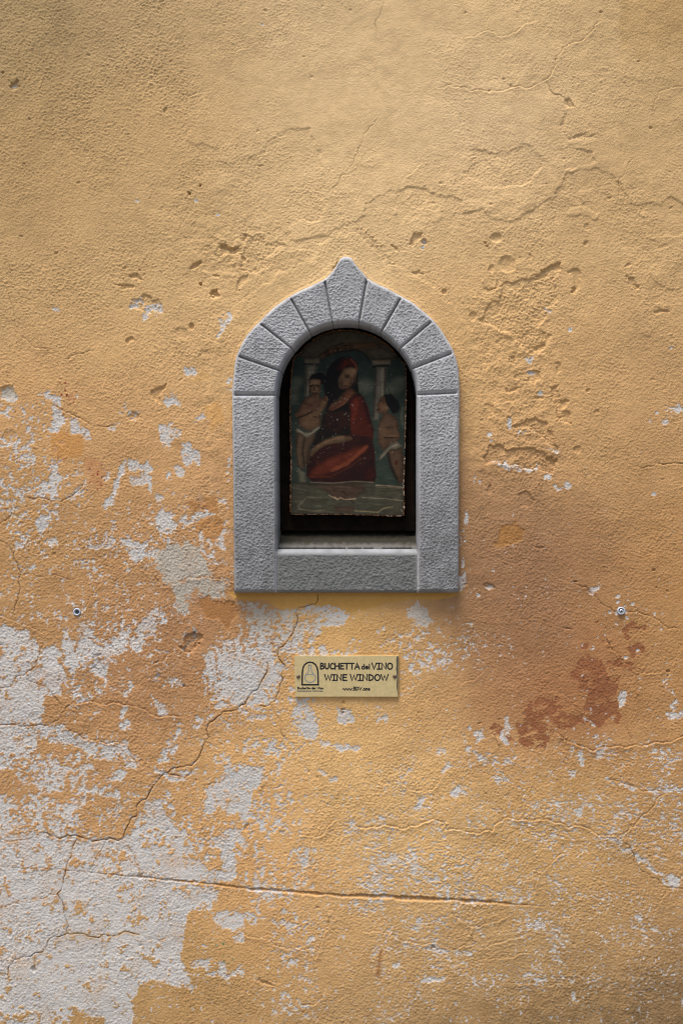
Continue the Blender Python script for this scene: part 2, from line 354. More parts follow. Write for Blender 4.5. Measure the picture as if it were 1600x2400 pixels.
# --- white / beige lime showing through
U = rank(fbm(X, Y, 46, 5, .68, 71)); U2 = rank(fbm(X, Y, 13, 3, .7, 81))
dens = np.full(X.shape, 0.0); beige = np.zeros(X.shape)
WH = [
 (R5((0,735),(150,755),(215,830),(262,890),(242,960),(190,1060),(110,1082),(60,1140),(0,1165)), .985), (R5((285,880),(340,872),(392,920),(405,1000),(430,1100),(380,1200),(300,1190),(295,1240),(280,1330),(250,1390),(120,1395),(0,1372),(0,1180),(60,1150),(110,1085),(180,1075),(230,1010),(270,940)), .985),
 (R5((40,1410),(170,1400),(360,1390),(440,1430),(590,1500),(830,1520),(860,1600),(700,1620),(600,1580),(400,1500),(240,1480),(230,1580),(120,1610),(20,1580),(0,1500)), .9),
 (R5((0,1600),(600,1580),(620,1680),(0,1680)), .55), (R5((420,840),(480,840),(500,900),(512,1010),(470,1050),(432,960)), .96), (R5((510,780),(560,720),(640,830),(700,850),(820,805),(832,880),(740,950),(680,960),(695,1110),(620,1060),(550,1040),(520,930)), .86),
 (R5((450,1060),(620,1060),(700,1160),(660,1230),(480,1230)), .55), (R5((870,830),(900,760),(960,660),(1050,628),(1087,680),(1082,715),(1010,730),(1022,790),(920,860),(912,912),(855,905)), .93), (R5((740,830),(830,810),(850,900),(780,980),(740,960)), .6),
 (R5((800,190),(850,178),(955,215),(952,270),(910,332),(860,310),(850,250)), .95), (R5((970,230),(1040,240),(1040,310),(980,300)), .85), (R5((1030,30),(1060,0),(1110,40),(1152,100),(1090,162),(1040,140)), .96),
 (R5((1175,60),(1210,15),(1300,0),(1420,0),(1400,50),(1330,70),(1280,60),(1250,105),(1200,108)), .8), (R5((1340,930),(1440,850),(1568,830),(1568,1270),(1420,1250),(1350,1180),(1360,1050)), .72),
 (R5((1440,950),(1568,920),(1568,1200),(1480,1150)), .9), (R5((1010,1230),(1060,1260),(1130,1320),(1060,1330)), .9), (R5((1050,1150),(1180,1070),(1200,1130),(1120,1170)), .5), (R5((1280,1330),(1335,1360),(1330,1410),(1280,1440),(1250,1410)), .8),
 (R5((1110,1500),(1165,1430),(1160,1560),(1090,1640),(1050,1640),(1060,1600)), .85), (R5((250,90),(272,15),(325,5),(322,60),(292,120),(252,116)), .97), (R5((297,182),(366,176),(372,212),(340,227)), .95), (R5((732,55),(762,55),(755,95),(738,92)), .98),
 (R5((415,790),(440,768),(478,805),(432,832)), .98), (R5((778,1378),(852,1370),(852,1406),(790,1408)), .97), (R5((803,1280),(832,1275),(822,1342),(803,1342)), .97), (R5((835,1108),(882,1150),(850,1212),(828,1192),(858,1150)), .97),
 (R5((440,150),(520,200),(510,270),(430,230)), .5), (R5((590,220),(740,200),(730,270),(640,280)), .5), (R5((600,290),(640,330),(600,340)), .6), (R5((620,400),(680,400),(660,450)), .5), (R5((1150,1370),(1220,1420),(1200,1480),(1170,1450)), .5),
 (R5((810,1620),(860,1560),(915,1640),(900,1680),(820,1670)), .9), (R5((640,590),(740,600),(690,660),(640,650)), .5), (R5((1400,1620),(1480,1590),(1500,1620),(1420,1660)), .85), (R5((780,390),(860,385),(800,420)), .6),
 (R5((570,1280),(640,1300),(640,1360),(590,1380)), .5), (R5((1470,300),(1440,180),(1470,0),(1495,60),(1470,200)), .7),
 (R3((15,880),(80,858),(112,890),(107,942),(65,957),(20,917)), .98), (R3((350,1000),(402,1005),(417,1060),(402,1132),(370,1167),(323,1142),(345,1080)), .99), (R3((458,1075),(500,1048),(530,1100),(562,1150),(578,1208),(545,1197),(520,1150),(480,1140)), .99),
 (R3((323,1370),(370,1343),(397,1370),(392,1410),(437,1440),(420,1472),(370,1490),(380,1560),(387,1602),(335,1592),(328,1530),(328,1440),(345,1400)), .96), (R3((1223,740),(1260,733),(1282,765),(1250,802),(1223,770)), .99),
 (R3((1453,410),(1517,383),(1512,420),(1470,470),(1438,522),(1445,450)), .99), (R3((1058,1120),(1130,1093),(1168,1150),(1160,1197),(1130,1202),(1105,1262),(1075,1242),(1060,1160)), .98), (R3((1190,1245),(1240,1238),(1282,1280),(1307,1320),(1297,1362),(1260,1322),(1240,1372),(1213,1347)), .97),
 (R3((853,285),(897,283),(892,322),(858,322)), .97), (R3((903,300),(925,273),(947,310),(925,332)), .97), (R3((958,345),(1010,328),(1057,330),(1047,377),(1000,372)), .97), (R3((950,385),(970,395),(955,410)), .95),
 (R3((838,1330),(880,1348),(927,1380),(962,1440),(992,1500),(987,1542),(958,1532),(958,1470),(900,1422),(858,1392)), .93), (R3((868,1453),(922,1448),(947,1480),(910,1512),(873,1502)), .97), (R3((928,1380),(972,1358),(987,1400),(945,1432)), .96),
 (R3((812,1358),(782,1480),(762,1570),(702,1652),(678,1642),(740,1570),(753,1500),(790,1388)), .97), (R3((1028,1558),(1057,1568),(1062,1612),(1033,1622)), .97), (R3((1095,930),(1130,888),(1167,920),(1182,992),(1150,1002),(1093,972)), .75),
 (R3((1158,1388),(1197,1420),(1182,1452),(1153,1432)), .95), (R3((1088,1418),(1127,1440),(1112,1462),(1083,1447)), .95), (R3((353,350),(387,343),(392,370),(363,377)), .98), (R3((350,938),(387,928),(392,972),(358,977)), .97), (R3((295,910),(320,905),(318,935),(300,935)), .9),
 (R3((830,1030),(905,1028),(912,1060),(900,1082),(830,1085),(880,1065)), .6), (R3((5,1010),(70,1005),(82,1065),(20,1050)), .8), (R3((1290,1060),(1340,1035),(1345,1060),(1300,1085)), .9), (R3((1290,1610),(1330,1600),(1330,1680),(1290,1680)), .85), (R3((1180,1240),(1230,1235),(1210,1260)), .9), (R3((810,950),(830,960),(800,1030),(795,1010)), .9),
 (R3((510,920),(560,900),(550,965),(515,945)), .6), (R3((1500,790),(1525,790),(1520,900),(1500,880)), .6), (R3((680,1410),(720,1440),(690,1470)), .85), (R3((700,1120),(780,1100),(760,1140),(710,1140)), .8), (R3((450,1590),(540,1510),(560,1480),(545,1540),(470,1600)), .85), (R3((0,1560),(70,1600),(120,1680),(0,1680)), .7),
 (R7((0,460),(300,470),(640,500),(930,530),(1003,560),(965,640),(905,650),(850,660),(835,760),(830,860),(850,920),(872,980),(840,1003),(740,990),(700,960),(620,1000),(612,1110),(600,1176),(480,1150),(330,1100),(200,1120),(0,1110)), .975),
 (R7((0,1100),(330,1110),(300,1176),(0,1176)), .72), (R7((0,300),(190,310),(370,330),(570,340),(700,350),(880,370),(945,470),(935,525),(640,490),(300,460),(0,450)), .93), (R7((0,110),(200,120),(360,200),(370,320),(0,310)), .66), (R7((80,0),(380,0),(410,60),(380,100),(200,110),(90,60)), .72), (R7((390,90),(530,85),(545,130),(420,140)), .8),
 (R7((680,165),(730,150),(770,240),(865,320),(820,375),(700,350),(560,340),(620,270)), .86), (R7((750,100),(790,110),(800,190),(770,180)), .7), (R7((940,90),(1010,70),(1080,0),(1200,0),(1215,60),(1150,150),(1120,245),(1060,210),(1020,190),(925,205)), .95), (R7((700,0),(860,0),(860,50),(760,60)), .7),
 (R7((1028,310),(1082,285),(1125,330),(1060,380),(1092,440),(1087,490),(1020,522),(955,542),(955,480),(1040,440),(1005,370)), .94), (R7((978,700),(1062,655),(1115,668),(1115,735),(1010,735)), .96), (R7((868,890),(962,888),(955,918),(880,918)), .96), (R7((955,950),(1010,940),(1005,900),(1042,900),(1045,985),(1000,962)), .95),
 (R7((1058,930),(1113,913),(1107,942),(1058,947)), .95), (R7((1073,780),(1117,768),(1118,792),(1080,798)), .97), (R7((1305,720),(1395,698),(1330,745)), .85), (R7((1130,660),(1190,650),(1180,720),(1140,720)), .6), (R7((930,780),(960,790),(940,840)), .8), (R7((570,60),(640,65),(630,90),(570,85)), .8), (R7((520,15),(575,20),(565,45),(530,45)), .9),
 (R7((1500,45),(1545,40),(1540,65),(1510,65)), .85), (R7((1440,110),(1540,130),(1530,150),(1480,130)), .7), (R7((1200,350),(1230,330),(1225,400),(1200,390)), .8), (R7((870,1000),(888,1000),(878,1030)), .9),
 (R9((170,70),(300,80),(450,122),(560,112),(700,90),(850,130),(865,160),(800,220),(700,250),(640,300),(700,375),(500,392),(440,360),(430,420),(482,460),(450,600),(380,690),(250,690),(100,710),(0,640),(0,380),(100,300),(200,330),(280,250),(230,180),(160,140)), .74),
 (R9((200,380),(360,340),(430,440),(440,560),(330,620),(200,640),(80,560)), .93), (R9((480,330),(640,310),(720,370),(880,380),(870,395),(500,392)), .8), (R9((1195,130),(1260,88),(1325,130),(1335,170),(1362,190),(1310,217),(1265,195),(1200,170)), .93), (R9((1420,180),(1490,175),(1480,200),(1430,200)), .7),
 (R9((540,700),(622,698),(642,770),(682,800),(640,885),(590,870),(538,820)), .86), (R9((798,690),(852,720),(875,780),(830,803),(788,792)), .86), (R9((1020,695),(1085,740),(1072,800),(1020,790)), .6), (R9((110,1050),(200,1030),(345,1080),(340,1130),(120,1130)), .87), (R9((55,1000),(120,975),(145,1020),(70,1035)), .93),
 (R9((688,905),(760,925),(915,938),(892,962),(780,947),(698,927)), .99), (R9((1418,1050),(1475,1028),(1440,1077),(1398,1092)), .97), (R9((360,860),(520,930),(520,960),(360,960)), .5), (R9((430,960),(460,970),(440,1000)), .9), (R9((1190,440),(1240,440),(1220,510),(1195,500)), .6), (R9((1320,440),(1420,450),(1380,475)), .55), (R9((1150,340),(1240,350),(1200,380)), .5),
 (R6((393,1420),(404,1345),(422,1400),(406,1512),(376,1460)), .99), (R6((223,1450),(252,1428),(247,1492),(213,1502)), .98), (R6((213,1570),(285,1608),(228,1618)), .98), (R6((395,1630),(472,1640),(440,1668)), .95), (R6((1150,1200),(1188,1198),(1183,1262),(1148,1277)), .99), (R6((932,1358),(993,1390),(987,1408),(948,1397)), .98),
 (R6((1497,1180),(1523,1250),(1500,1285)), .97), (R6((1455,1325),(1568,1275),(1568,1305),(1480,1362)), .93), (R6((1428,1110),(1478,1105),(1450,1152)), .9), (R6((140,1415),(170,1420),(165,1432),(140,1430)), .95), (R6((160,1550),(185,1545),(175,1585)), .95), (R6((0,1630),(60,1640),(20,1680)), .7),
 (R6((985,540),(965,510),(975,505),(992,545)), .95), (R6((995,500),(1015,490),(1012,520),(1000,525)), .9), (R6((960,1470),(1020,1490),(980,1510)), .85), (R6((895,1570),(915,1570),(905,1670),(890,1670)), .85), (R6((105,130),(130,150),(120,200),(105,200)), .95), (R6((100,410),(135,420),(125,480),(100,520)), .85), (R6((0,710),(60,715),(40,730)), .8), (R6((40,620),(80,620),(60,660)), .6),
 (R8((190,430),(250,400),(305,395),(290,430),(220,450)), .92), (R8((70,490),(260,450),(350,470),(330,520),(200,530),(60,570)), .55), (R8((280,805),(420,815),(590,840),(570,855),(400,835),(290,825)), .8), (R8((370,965),(420,955),(480,965),(440,975)), .9), (R8((1090,215),(1200,215),(1350,170),(1200,205),(1100,235)), .6), (R8((960,170),(1140,90),(1040,140)), .8),
 (R8((1220,55),(1300,72),(1440,98),(1440,104),(1300,82)), .95), (R8((1445,97),(1568,106),(1568,114),(1450,106)), .97), (R8((1215,320),(1270,340),(1320,385),(1300,390),(1240,345)), .9), (R8((1355,395),(1500,525),(1540,505),(1548,540),(1500,540),(1350,402)), .92), (R8((470,540),(500,545),(495,605),(475,600)), .95),
 (R8((640,600),(870,580),(860,615),(700,612)), .55), (R8((310,365),(345,410),(330,410)), .9), (R8((400,530),(450,590),(430,595)), .7), (R8((170,230),(230,205),(215,245),(175,265)), .75), (R8((240,185),(270,170),(265,190)), .95), (R8((1440,340),(1540,370),(1470,375)), .6), (R8((1420,240),(1568,220),(1568,245),(1450,270)), .45), (R8((1080,200),(1100,190),(1100,225),(1080,220)), .9), (R8((1035,20),(1080,25),(1060,45)), .9),
 (R8((340,180),(380,110),(375,140),(345,185)), .9), (R8((235,905),(265,885),(260,905),(235,915)), .95), (R8((0,300),(160,300),(160,308),(0,312)), .8),
 (R4((330,1632),(440,1655),(540,1676),(600,1668),(545,1690),(440,1668)), .93), (R4((560,1430),(590,1432),(575,1448)), .97), (R4((670,1545),(740,1562),(735,1572),(690,1560)), .93), (R4((500,1432),(525,1440),(505,1445)), .9), (R4((730,1780),(750,1810),(775,1800),(760,1815),(735,1808)), .9), (R4((660,640),(700,650),(690,660)), .9), (R4((535,965),(575,955),(560,985)), .95), (R4((1480,1280),(1568,1270),(1568,1300),(1500,1310)), .9)]
densB = np.zeros(X.shape)
for poly, a in WH:
    w, m = poly_mask(poly, 7.0, 2)
    T = dens if a >= .82 else densB
    T[w] = np.maximum(T[w], m * a)
BL = [(53,1064,75,80,.36),(60,1140,90,60,.4),(30,1180,60,90,.3),(60,1330,70,90,.16),(260,1310,90,60,.18),(430,1280,120,80,.2),(250,1480,120,80,.25),(640,1600,70,90,.35),(610,1700,90,90,.3),(612,1930,90,80,.4),(640,2060,60,50,.5),
 (930,2045,110,60,.5),(1350,1900,170,60,.3),(1160,2100,150,26,.4),(1050,2030,200,90,.22),(1540,1850,90,80,.3),(1560,1920,60,60,.4),(1410,1970,60,35,.4),(1555,1970,50,30,.4),(985,2085,70,30,.4),(830,1935,40,30,.5),(1300,2296,150,16,.35),(1160,2290,60,40,.25),
 (1070,1855,15,12,.9),(1173,1826,18,14,.8),(1343,2333,6,11,.95),(1496,2152,11,9,.9),(1578,2065,13,12,.95),(1264,2165,18,16,.6),(700,2020,60,60,.35),(690,2200,40,60,.4),(1010,1520,110,35,.28),(960,1560,30,40,.4),(1025,1555,40,20,.3),(1400,1750,60,30,.35),(1550,1780,60,60,.3),
 (1375,1715,20,30,.4),(1160,1780,60,30,.25),(1000,1800,160,60,.08),(1450,2240,160,60,.12),(900,2250,220,120,.08),(700,2330,60,100,.18),(1250,2150,250,60,.1),(830,2120,60,40,.35),(980,2170,30,18,.5),(1035,2165,25,15,.5),(560,1830,70,50,.3),(420,1960,120,60,.3),(210,1920,120,80,.3),
 (1335,773,5,5.5,1),(1263,920,7,7,1),(1241,873,9,5,1),(1238,846,6,2,1),(1147,1018,4.5,5,1),(1193,990,4,13,.97),(1281,1118,9,5.5,1),(1329,1136,8,8,1),(1558,990,7,7,.97),(1531,1157,5.5,5,1),(1540,966,3.5,3,1),(1576,960,14,9,.55),(1572,814,4,3,1),(1120,1125,8,7,.6),(1151,1034,3,3,1),(1522,990,5,6,.7),
 (323,472,4,3,1),(615,57,3.5,2.5,1),(37,201,8,4,.9),(461,472,4,3,.95),(511,505,4,3,.95),(993,567,5,6,.95),(990,583,4,4,.95),(1230,1394,4.5,3,1),(1156,1334,4,3.5,1),(1146,1375,8,5,.7),(1119,1395,5,4,.95),(1448,1398,5,4,.95),(1450,1411,4,4,.9),(1462,1412,4,5,.9),(1478,1416,7,3,.7),(1454,1432,17,9,.85),(1428,1434,4.5,3,.9),(1466,1540,5,4,.95),(1495,1525,4,3.5,.95),(1388,1520,3.5,3,.95),(1547,1477,3.5,3,1),(1467,1449,3,3,.9),(1443,1463,4,2.5,.9),
 (1093,1215,5,14,.85),(1085,1255,4,16,.7),(1083,1320,4,10,.85),(1088,1360,5,18,.7),(538,905,5,20,.55),(537,1100,4,30,.4),(530,1200,5,40,.35),(755,1810,12,5,.8),(780,1885,14,6,.5),(1035,1760,10,8,.8),(1090,1735,8,14,.6)]
for cx, cy, rx, ry, a in BL:
    w, q = ell_mask(cx, cy, rx, ry, 0, 2 if rx > 9 else 1)
    g = np.exp(-q * .8) if a < .7 else sstep(1.5, .6, q)
    T = dens if a >= .82 else densB
    T[w] = np.maximum(T[w], a * g)
NEG = [(R7((470,360),(560,370),(605,420),(520,442),(480,412)), .85), (R7((330,620),(382,600),(372,690),(328,682)), .8), (R7((610,688),(700,688),(722,700),(620,712)), .95), (R7((640,820),(742,830),(732,880),(640,880)), .6), (R7((600,530),(692,530),(650,602),(598,622)), .7),
 (R7((725,600),(772,620),(762,670),(730,690)), .85), (R7((130,730),(180,720),(150,790)), .6), (R7((350,425),(395,430),(390,455),(340,470)), .8), (R7((205,435),(242,432),(240,450),(208,450)), .8), (R7((190,485),(220,480),(210,510)), .8), (R7((540,820),(580,825),(570,860),(540,855)), .8), (R7((680,330),(760,300),(790,360),(740,390),(700,370)), .6), (R7((970,480),(1000,490),(985,520)), .8), (R7((530,545),(580,545),(570,580)), .6), (R7((480,960),(530,955),(520,975)), .7), (R7((520,600),(545,600),(540,620)), .8),
 (R5((300,1230),(380,1240),(420,1290),(350,1330),(290,1310)), .6), (R5((20,1170),(60,1160),(45,1230),(25,1210)), .9), (R5((240,1430),(270,1410),(290,1500),(250,1500)), .8), (R5((380,960),(420,960),(430,1020),(390,1000)), .8), (R5((0,895),(15,895),(15,965),(0,965)), .9), (R5((180,840),(220,860),(200,870)), .8), (R5((1470,980),(1500,980),(1490,1010)), .7)]
for poly, a in NEG:
    w, m = poly_mask(poly, 5.0, 2); dens[w] *= 1 - m * a; densB[w] *= 1 - m * a
# brushed mustard band right under the frame stays painted
BAND = [(535,1385)] + R9((170,62),(280,66),(380,72),(450,122),(560,104),(640,92),(760,100),(860,150),(930,130),(1050,96),(1200,66),(1400,62),(1500,36)) + [(1085,1385)]
w, m = poly_mask(BAND, 2.5, 1)
dens[w] *= 1 - m * .97; densB[w] *= 1 - m * .97; color[w] = mixc(color[w], lin((198, 150, 78)) / KALB * (1 + .06 * m2[w])[..., None], m * .85)
h[w] -= .35 * (1 - m) * 0; rough_amt[w] -= .35 * m
dens = np.where((dens > .6) & (X < 560) & (Y > 1380), dens - .05 - .05 * m1, dens)
dens *= sstep(-60, 40, X + 60 * w1x) * .4 + .6
UA = rank(fbm(X, Y, 38, 4, .8, 71) + .35 * fbm(X, Y, 9, 2, .7, 73)); UB = rank(fbm(X, Y, 13, 3, .75, 83) + .55 * fbm(X, Y, 55, 3, .6, 85))
rim = np.exp(-((dens - .5) / .34) ** 2) * .55                # frayed, speckled margins round the solid lime
low = sstep(700, 900, WX) * sstep(1650, 1800, WY)
UL = rank(fbm((X + .3 * Y) * .5, (Y - .3 * X) * 1.1, 8, 3, .75, 87) + .55 * fbm(X, Y, 70, 3, .6, 89))
UB = UB * (1 - low) + UL * low; densB = densB * (1 - .22 * low)
white = sstep(.045, -.045, (1 - dens) - UA) * (dens > .02)
white = np.maximum(white, sstep(.05, -.05, (1 - np.maximum(densB * .9, rim)) - UB) * ((densB > .02) | (dens > .06)))
spk = .0008 + .003 * sstep(500, 900, Y) + .014 * sstep(900, 1500, Y) + .03 * sstep(1750, 1950, Y) * sstep(600, 900, X) + .05 * np.clip(dens, 0, .4) + .02 * sstep(1000, 1300, Y) * sstep(700, 300, X)
U3 = rank(fbm(X, Y, 9, 2, .6, 91))
Uc = rank(fbm(X, Y, 60, 3, .6, 95))
spk = spk * (.3 + 2.2 * Uc ** 2)
speck = sstep(.0, .014, U3 - (1 - spk - .004 * sstep(1300, 1700, Y))) * sstep(2, 12, np.abs(fsd))
white *= 1 - .9 * sstep(.05, .035, U3) * (.4 + .6 * (Uc > .4))
speck *= 1 - .8 * sstep(1380, 1389, Y) * sstep(1432, 1425, Y) * (X > 548) * (X < 1075)
wm = np.maximum(white, speck * .9)
gz = np.zeros(X.shape)
for poly, a in [(R5((1090,480),(1000,330),(1040,270),(1140,200),(1330,235),(1345,330),(1385,400),(1482,460),(1487,570),(1420,588),(1370,560),(1330,520),(1250,500),(1190,560),(1128,552)), .97), (R5((1185,575),(1237,598),(1228,642),(1188,652)), .98)]:
    w, m = poly_mask(poly, 13.0, 2); z = sstep(.12, -.12, (1 - m * a) - UA[w]); wm[w] = np.maximum(wm[w], z); gz[w] = np.maximum(gz[w], z)
gz = np.maximum(gz, sm(640, 1440, 110, 50)); gz = np.maximum(gz, sm(20, 920, 22, 22)); gz = np.maximum(gz, .7 * sm(455, 1505, 30, 28)); gz = np.maximum(gz, .8 * sm(1010, 1436, 60, 40))
cw = lin((200, 195, 189)) / KALB; cb = lin((180, 170, 154)) / KALB
wcol = mixc(np.broadcast_to(cw, X.shape + (3,)), np.broadcast_to(cb, X.shape + (3,)), np.clip(gz + .25 * U2, 0, 1))
wcol = wcol * (1 + .05 * m2 + .05 * m1)[..., None]
stain = np.clip(fbm(X, Y, 60, 4, .6, 97), 0, 1)                    # ochre wash left on the lime
wcol = mixc(wcol, color * 1.05, stain * .3)
rg = sm(455, 1505, 28, 25)                                          # exposed mortar in the deep chip
wcol = mixc(wcol, np.broadcast_to(lin((140, 132, 118)) / KALB, wcol.shape) * (1 + .35 * w1x)[..., None], np.clip(rg * 1.3, 0, 1))

# --- rust red and brown underpaint
# long damp stain running down from the lower right corner of the frame
stn = sstep(1078, 1128, SX) * (sstep(1480, 1180, WX)) * sstep(1150, 1300, WY) * sstep(1740, 1560, WY + .35 * (X - 1150))
color = mixc(color, color * np.array([.90, .87, .88]), stn * (.35 + .65 * rank(fbm(X, Y, 34, 4, .7, 117))))
hal = sm(1300, 1650, 150, 95) + .6 * sm(1400, 1540, 70, 110)
color = mixc(color, color * np.array([.90, .78, .72]), np.clip(hal, 0, 1) * .7)
RED = lin((140, 88, 58)) / KALB
REDP = [(R6((880,955),(1012,962),(1062,1060),(1155,1080),(1125,1130),(1112,1200),(1135,1280),(1060,1385),(1020,1415),(940,1355),(928,1280),(955,1180),(878,1165),(905,1110),(838,1080)), .93), (R6((1065,965),(1152,955),(1265,1022),(1150,1035),(1080,1025)), .85),
 (R6((1168,825),(1198,738),(1302,728),(1302,772),(1220,762),(1212,835)), .8), (R6((1208,870),(1292,858),(1345,942),(1250,965),(1198,932)), .75), (R6((545,1228),(620,1215),(722,1228),(765,1280),(745,1320),(905,1340),(945,1385),(800,1445),(705,1432),(662,1545),(495,1512),(485,1390),(535,1320)), .72),
 (R6((308,1385),(395,1398),(382,1455),(330,1432)), .85), (R6((978,740),(1012,718),(932,822),(908,817)), .9), (R6((900,880),(930,890),(910,910)), .8), (R6((1020,850),(1050,845),(1040,865)), .8), (R6((400,1470),(520,1480),(600,1560),(460,1560)), .5), (R6((1150,1280),(1050,1300),(1080,1420),(1150,1400)), .3)]
rd = np.zeros(X.shape)
for poly, a in REDP:
    w, m = poly_mask(poly, 6, 2); rd[w] = np.maximum(rd[w], m * a)
UR = rank(fbm(X * .8, Y * 1.25, 26, 4, .7, 111))
red = sstep(.13, -.10, (1 - rd) - UR) * (rd > .02)
redc = RED * (1 + .07 * m1 + .05 * m2)[..., None]
color = mixc(color, redc, red * (.7 + .25 * U2)); h -= .3 * red
BRN = [(R5((1310,560),(1390,550),(1400,590),(1480,600),(1540,590),(1555,660),(1520,740),(1490,770),(1450,740),(1440,700),(1370,690),(1320,620)), (160,112,66)), (R3((555,1300),(620,1305),(672,1370),(697,1420),(682,1490),(650,1532),(600,1490),(558,1400)), (188,138,92)), (R3((455,920),(490,905),(495,945),(455,955)), (190,138,96)),
 (R6((400,80),(470,70),(520,110),(510,170),(450,220),(390,240),(330,200)), (166,118,66)), (R3((330,1170),(520,1160),(560,1200),(540,1290),(420,1350),(350,1320),(330,1230)), (196,142,82)), (R3((1120,1200),(1180,1210),(1180,1255),(1120,1262)), (182,140,92)), (R3((1360,1380),(1430,1370),(1450,1500),(1420,1560),(1380,1450)), (190,148,104)),
 (R5((1280,60),(1420,20),(1470,60),(1450,160),(1380,230),(1330,140),(1270,110)), (176,126,74)), (R3((1240,1600),(1420,1580),(1440,1680),(1240,1680)), (176,126,76)), (R3((1280,490),(1330,480),(1330,525),(1290,525)), (208,168,118)), (R3((1170,510),(1230,515),(1225,555),(1170,550)), (205,166,116)), (R3((1220,800),(1330,760),(1400,800),(1280,840)), (206,164,106)), (R3((1350,980),(1450,950),(1480,1100),(1380,1150)), (206,158,98))]
for poly, c in BRN:
    w, m = poly_mask(poly, 3, 2); color[w] = mixc(color[w], np.broadcast_to(lin(c) / KALB, m.shape + (3,)) * (1 + .06 * m2[w])[..., None], m * .85)
    wm[w] *= 1 - m * .9; rough_amt[w] -= .3 * m
# red flecks
fl = sstep(.9, .93, U3) * (sm(228, 1118, 22, 28) + sm(165, 938, 12, 14) + .8 * sm(150, 925, 10, 40) + .6 * sm(130, 1085, 20, 20))
color = mixc(color, np.broadcast_to(lin((140, 52, 42)) / KALB, color.shape), np.clip(fl * 2, 0, 1))
gf = sstep(.86, .9, U3) * (sm(515, 2215, 22, 6) + sm(530, 2250, 16, 8) + .7 * sm(460, 2190, 10, 5))
color = mixc(color, np.broadcast_to(lin((70, 120, 84)) / KALB, color.shape), np.clip(gf * 1.6, 0, 1))

ochre_c = color.copy()
color = mixc(color, wcol, wm)
h -= (.62 + .25 * m2) * white + .3 * speck

# --- cracks: (points, half width px, depth mm, dirt, lip mm)
def jitter(pts, amp=.12, n=3, seed=0):
    r = np.random.default_rng(seed); P = [np.array(p, float) for p in pts]
    for _ in range(n):
        Q = [P[0]]
        for a, b in zip(P[:-1], P[1:]):
            d = b - a; L = np.hypot(*d)
            if L > 7:
                nrm = np.array([-d[1], d[0]])
                Q.append((a + b) / 2 + nrm * r.uniform(-amp, amp))
            Q.append(b)
        P = Q
    return P
CR = []
def crack(pts, hw=1.3, dep=1.4, dirt_shade=.6, lip=.25): CR.append((edge_ext(pts), hw, dep, dirt_shade, lip))
def ridge(pts, hw=1.6, dep=.55, dirt_shade=.0, lip=.75): CR.append((edge_ext(pts), hw, dep * 1.5, max(dirt_shade, .12), lip * 1.7))
crack(R5((80,0),(20,60),(5,120),(30,200),(90,270),(120,350),(140,405),(130,520),(100,620),(90,690)), 1.4, 1.6, .8, .3)
crack(R5((140,405),(220,405),(350,415),(430,435),(500,440)), 1.1, 1.0, .4, .4)
ridge(R5((0,715),(110,720),(200,745),(250,775),(300,800))); crack(R5((980,210),(940,310),(880,370),(830,430),(760,455),(670,440)), 1.2, 1.1, .4, .5); ridge(R5((670,440),(620,520),(570,610),(540,660)))
ridge(R5((920,340),(1010,410),(1080,490),(1180,460),(1300,435),(1420,440),(1480,465))); crack(R5((290,870),(260,950),(200,1040),(150,1075),(110,1080),(60,1150),(0,1170)), 1.6, 1.4, .3, .3)
crack(R5((170,1090),(250,1130),(350,1200),(400,1260),(440,1280)), 1.1, 1.3, .7, .2); crack(R5((0,1380),(110,1395),(240,1400),(360,1375),(430,1300),(470,1260)), 1.8, 1.6, .4, .5)
ridge(R5((470,1260),(560,1245),(690,1265),(760,1250),(860,1275),(960,1300),(1090,1340),(1200,1350)), 2, .9, .1, 1.1); ridge(R5((370,1380),(480,1440),(600,1495),(700,1525),(830,1525)), 2, .8, .1, .8)
crack(R5((830,1520),(860,1600),(900,1660)), 1.2, 1.4, .8, .2); ridge(R5((930,1310),(890,1430),(840,1510)), 1.4, .5, 0, .5); ridge(R5((1000,1010),(1080,970),(1140,910)), 1.8, 1., .2, .5); ridge(R5((520,790),(600,835),(700,840)), 1.2, .8, .2, .3)
MAIN = R9((665,20),(670,60),(655,90),(600,104),(560,110),(540,150),(545,220),(510,280),(440,350),(430,370),(440,415),(480,455),(460,550),(430,630),(380,690),(300,688))
crack(MAIN, 1.5, 2.0, .85, .6)
crack(R9((370,430),(350,530),(310,600),(250,660),(240,685)) + R5((1568,1280),(1470,1310),(1400,1370),(1355,1430),(1375,1480),(1330,1540),(1300,1620),(1260,1665)) + R7((800,0),(740,40),(690,110),(640,160),(630,220),(580,280),(570,325),(540,335),(470,330),(380,320),(290,320),(190,300)), 1.7, 2.4, .95, .4)
crack(R7((690,40),(850,46),(880,20),(880,-10)), 1.3, 1.5, .8, .3); ridge(R9((380,690),(430,760),(455,800),(455,860),(490,910)), 1.3, .9, .3, .4)
crack(R7((370,320),(330,400),(305,460),(290,540),(265,580),(290,620),(300,690),(315,730),(310,770)), 1.4, 1.7, .85, .2); crack(R7((485,340),(440,420),(410,480)), 1.0, 1.1, .6, .2); crack(R7((575,350),(620,420),(645,480)), 1.0, 1.0, .45, .2)
crack(R7((0,1000),(40,950),(65,880),(150,860),(200,840),(220,800),(290,770),(450,780),(530,770),(650,770)), 1.4, 1.7, .85, .3); ridge(R7((650,770),(720,790),(770,775)), 1.3, .8, .1, .4); crack(R7((0,600),(100,605),(200,600),(265,580)), 1.0, .8, .4, .3); crack(R7((155,925),(150,865)), 1.0, .8, .4, .1)
ridge(R7((935,100),(920,200),(935,300),(935,390),(970,460)), 1.2, .6, .1, .4); crack(R7((1010,70),(940,80),(935,110)), 1.1, 1.0, .4, .2); ridge(R7((0,845),(60,860)), 1, .5, .1, .3); ridge(R7((0,385),(40,340),(130,320)), 1.2, .7, .2, .3)
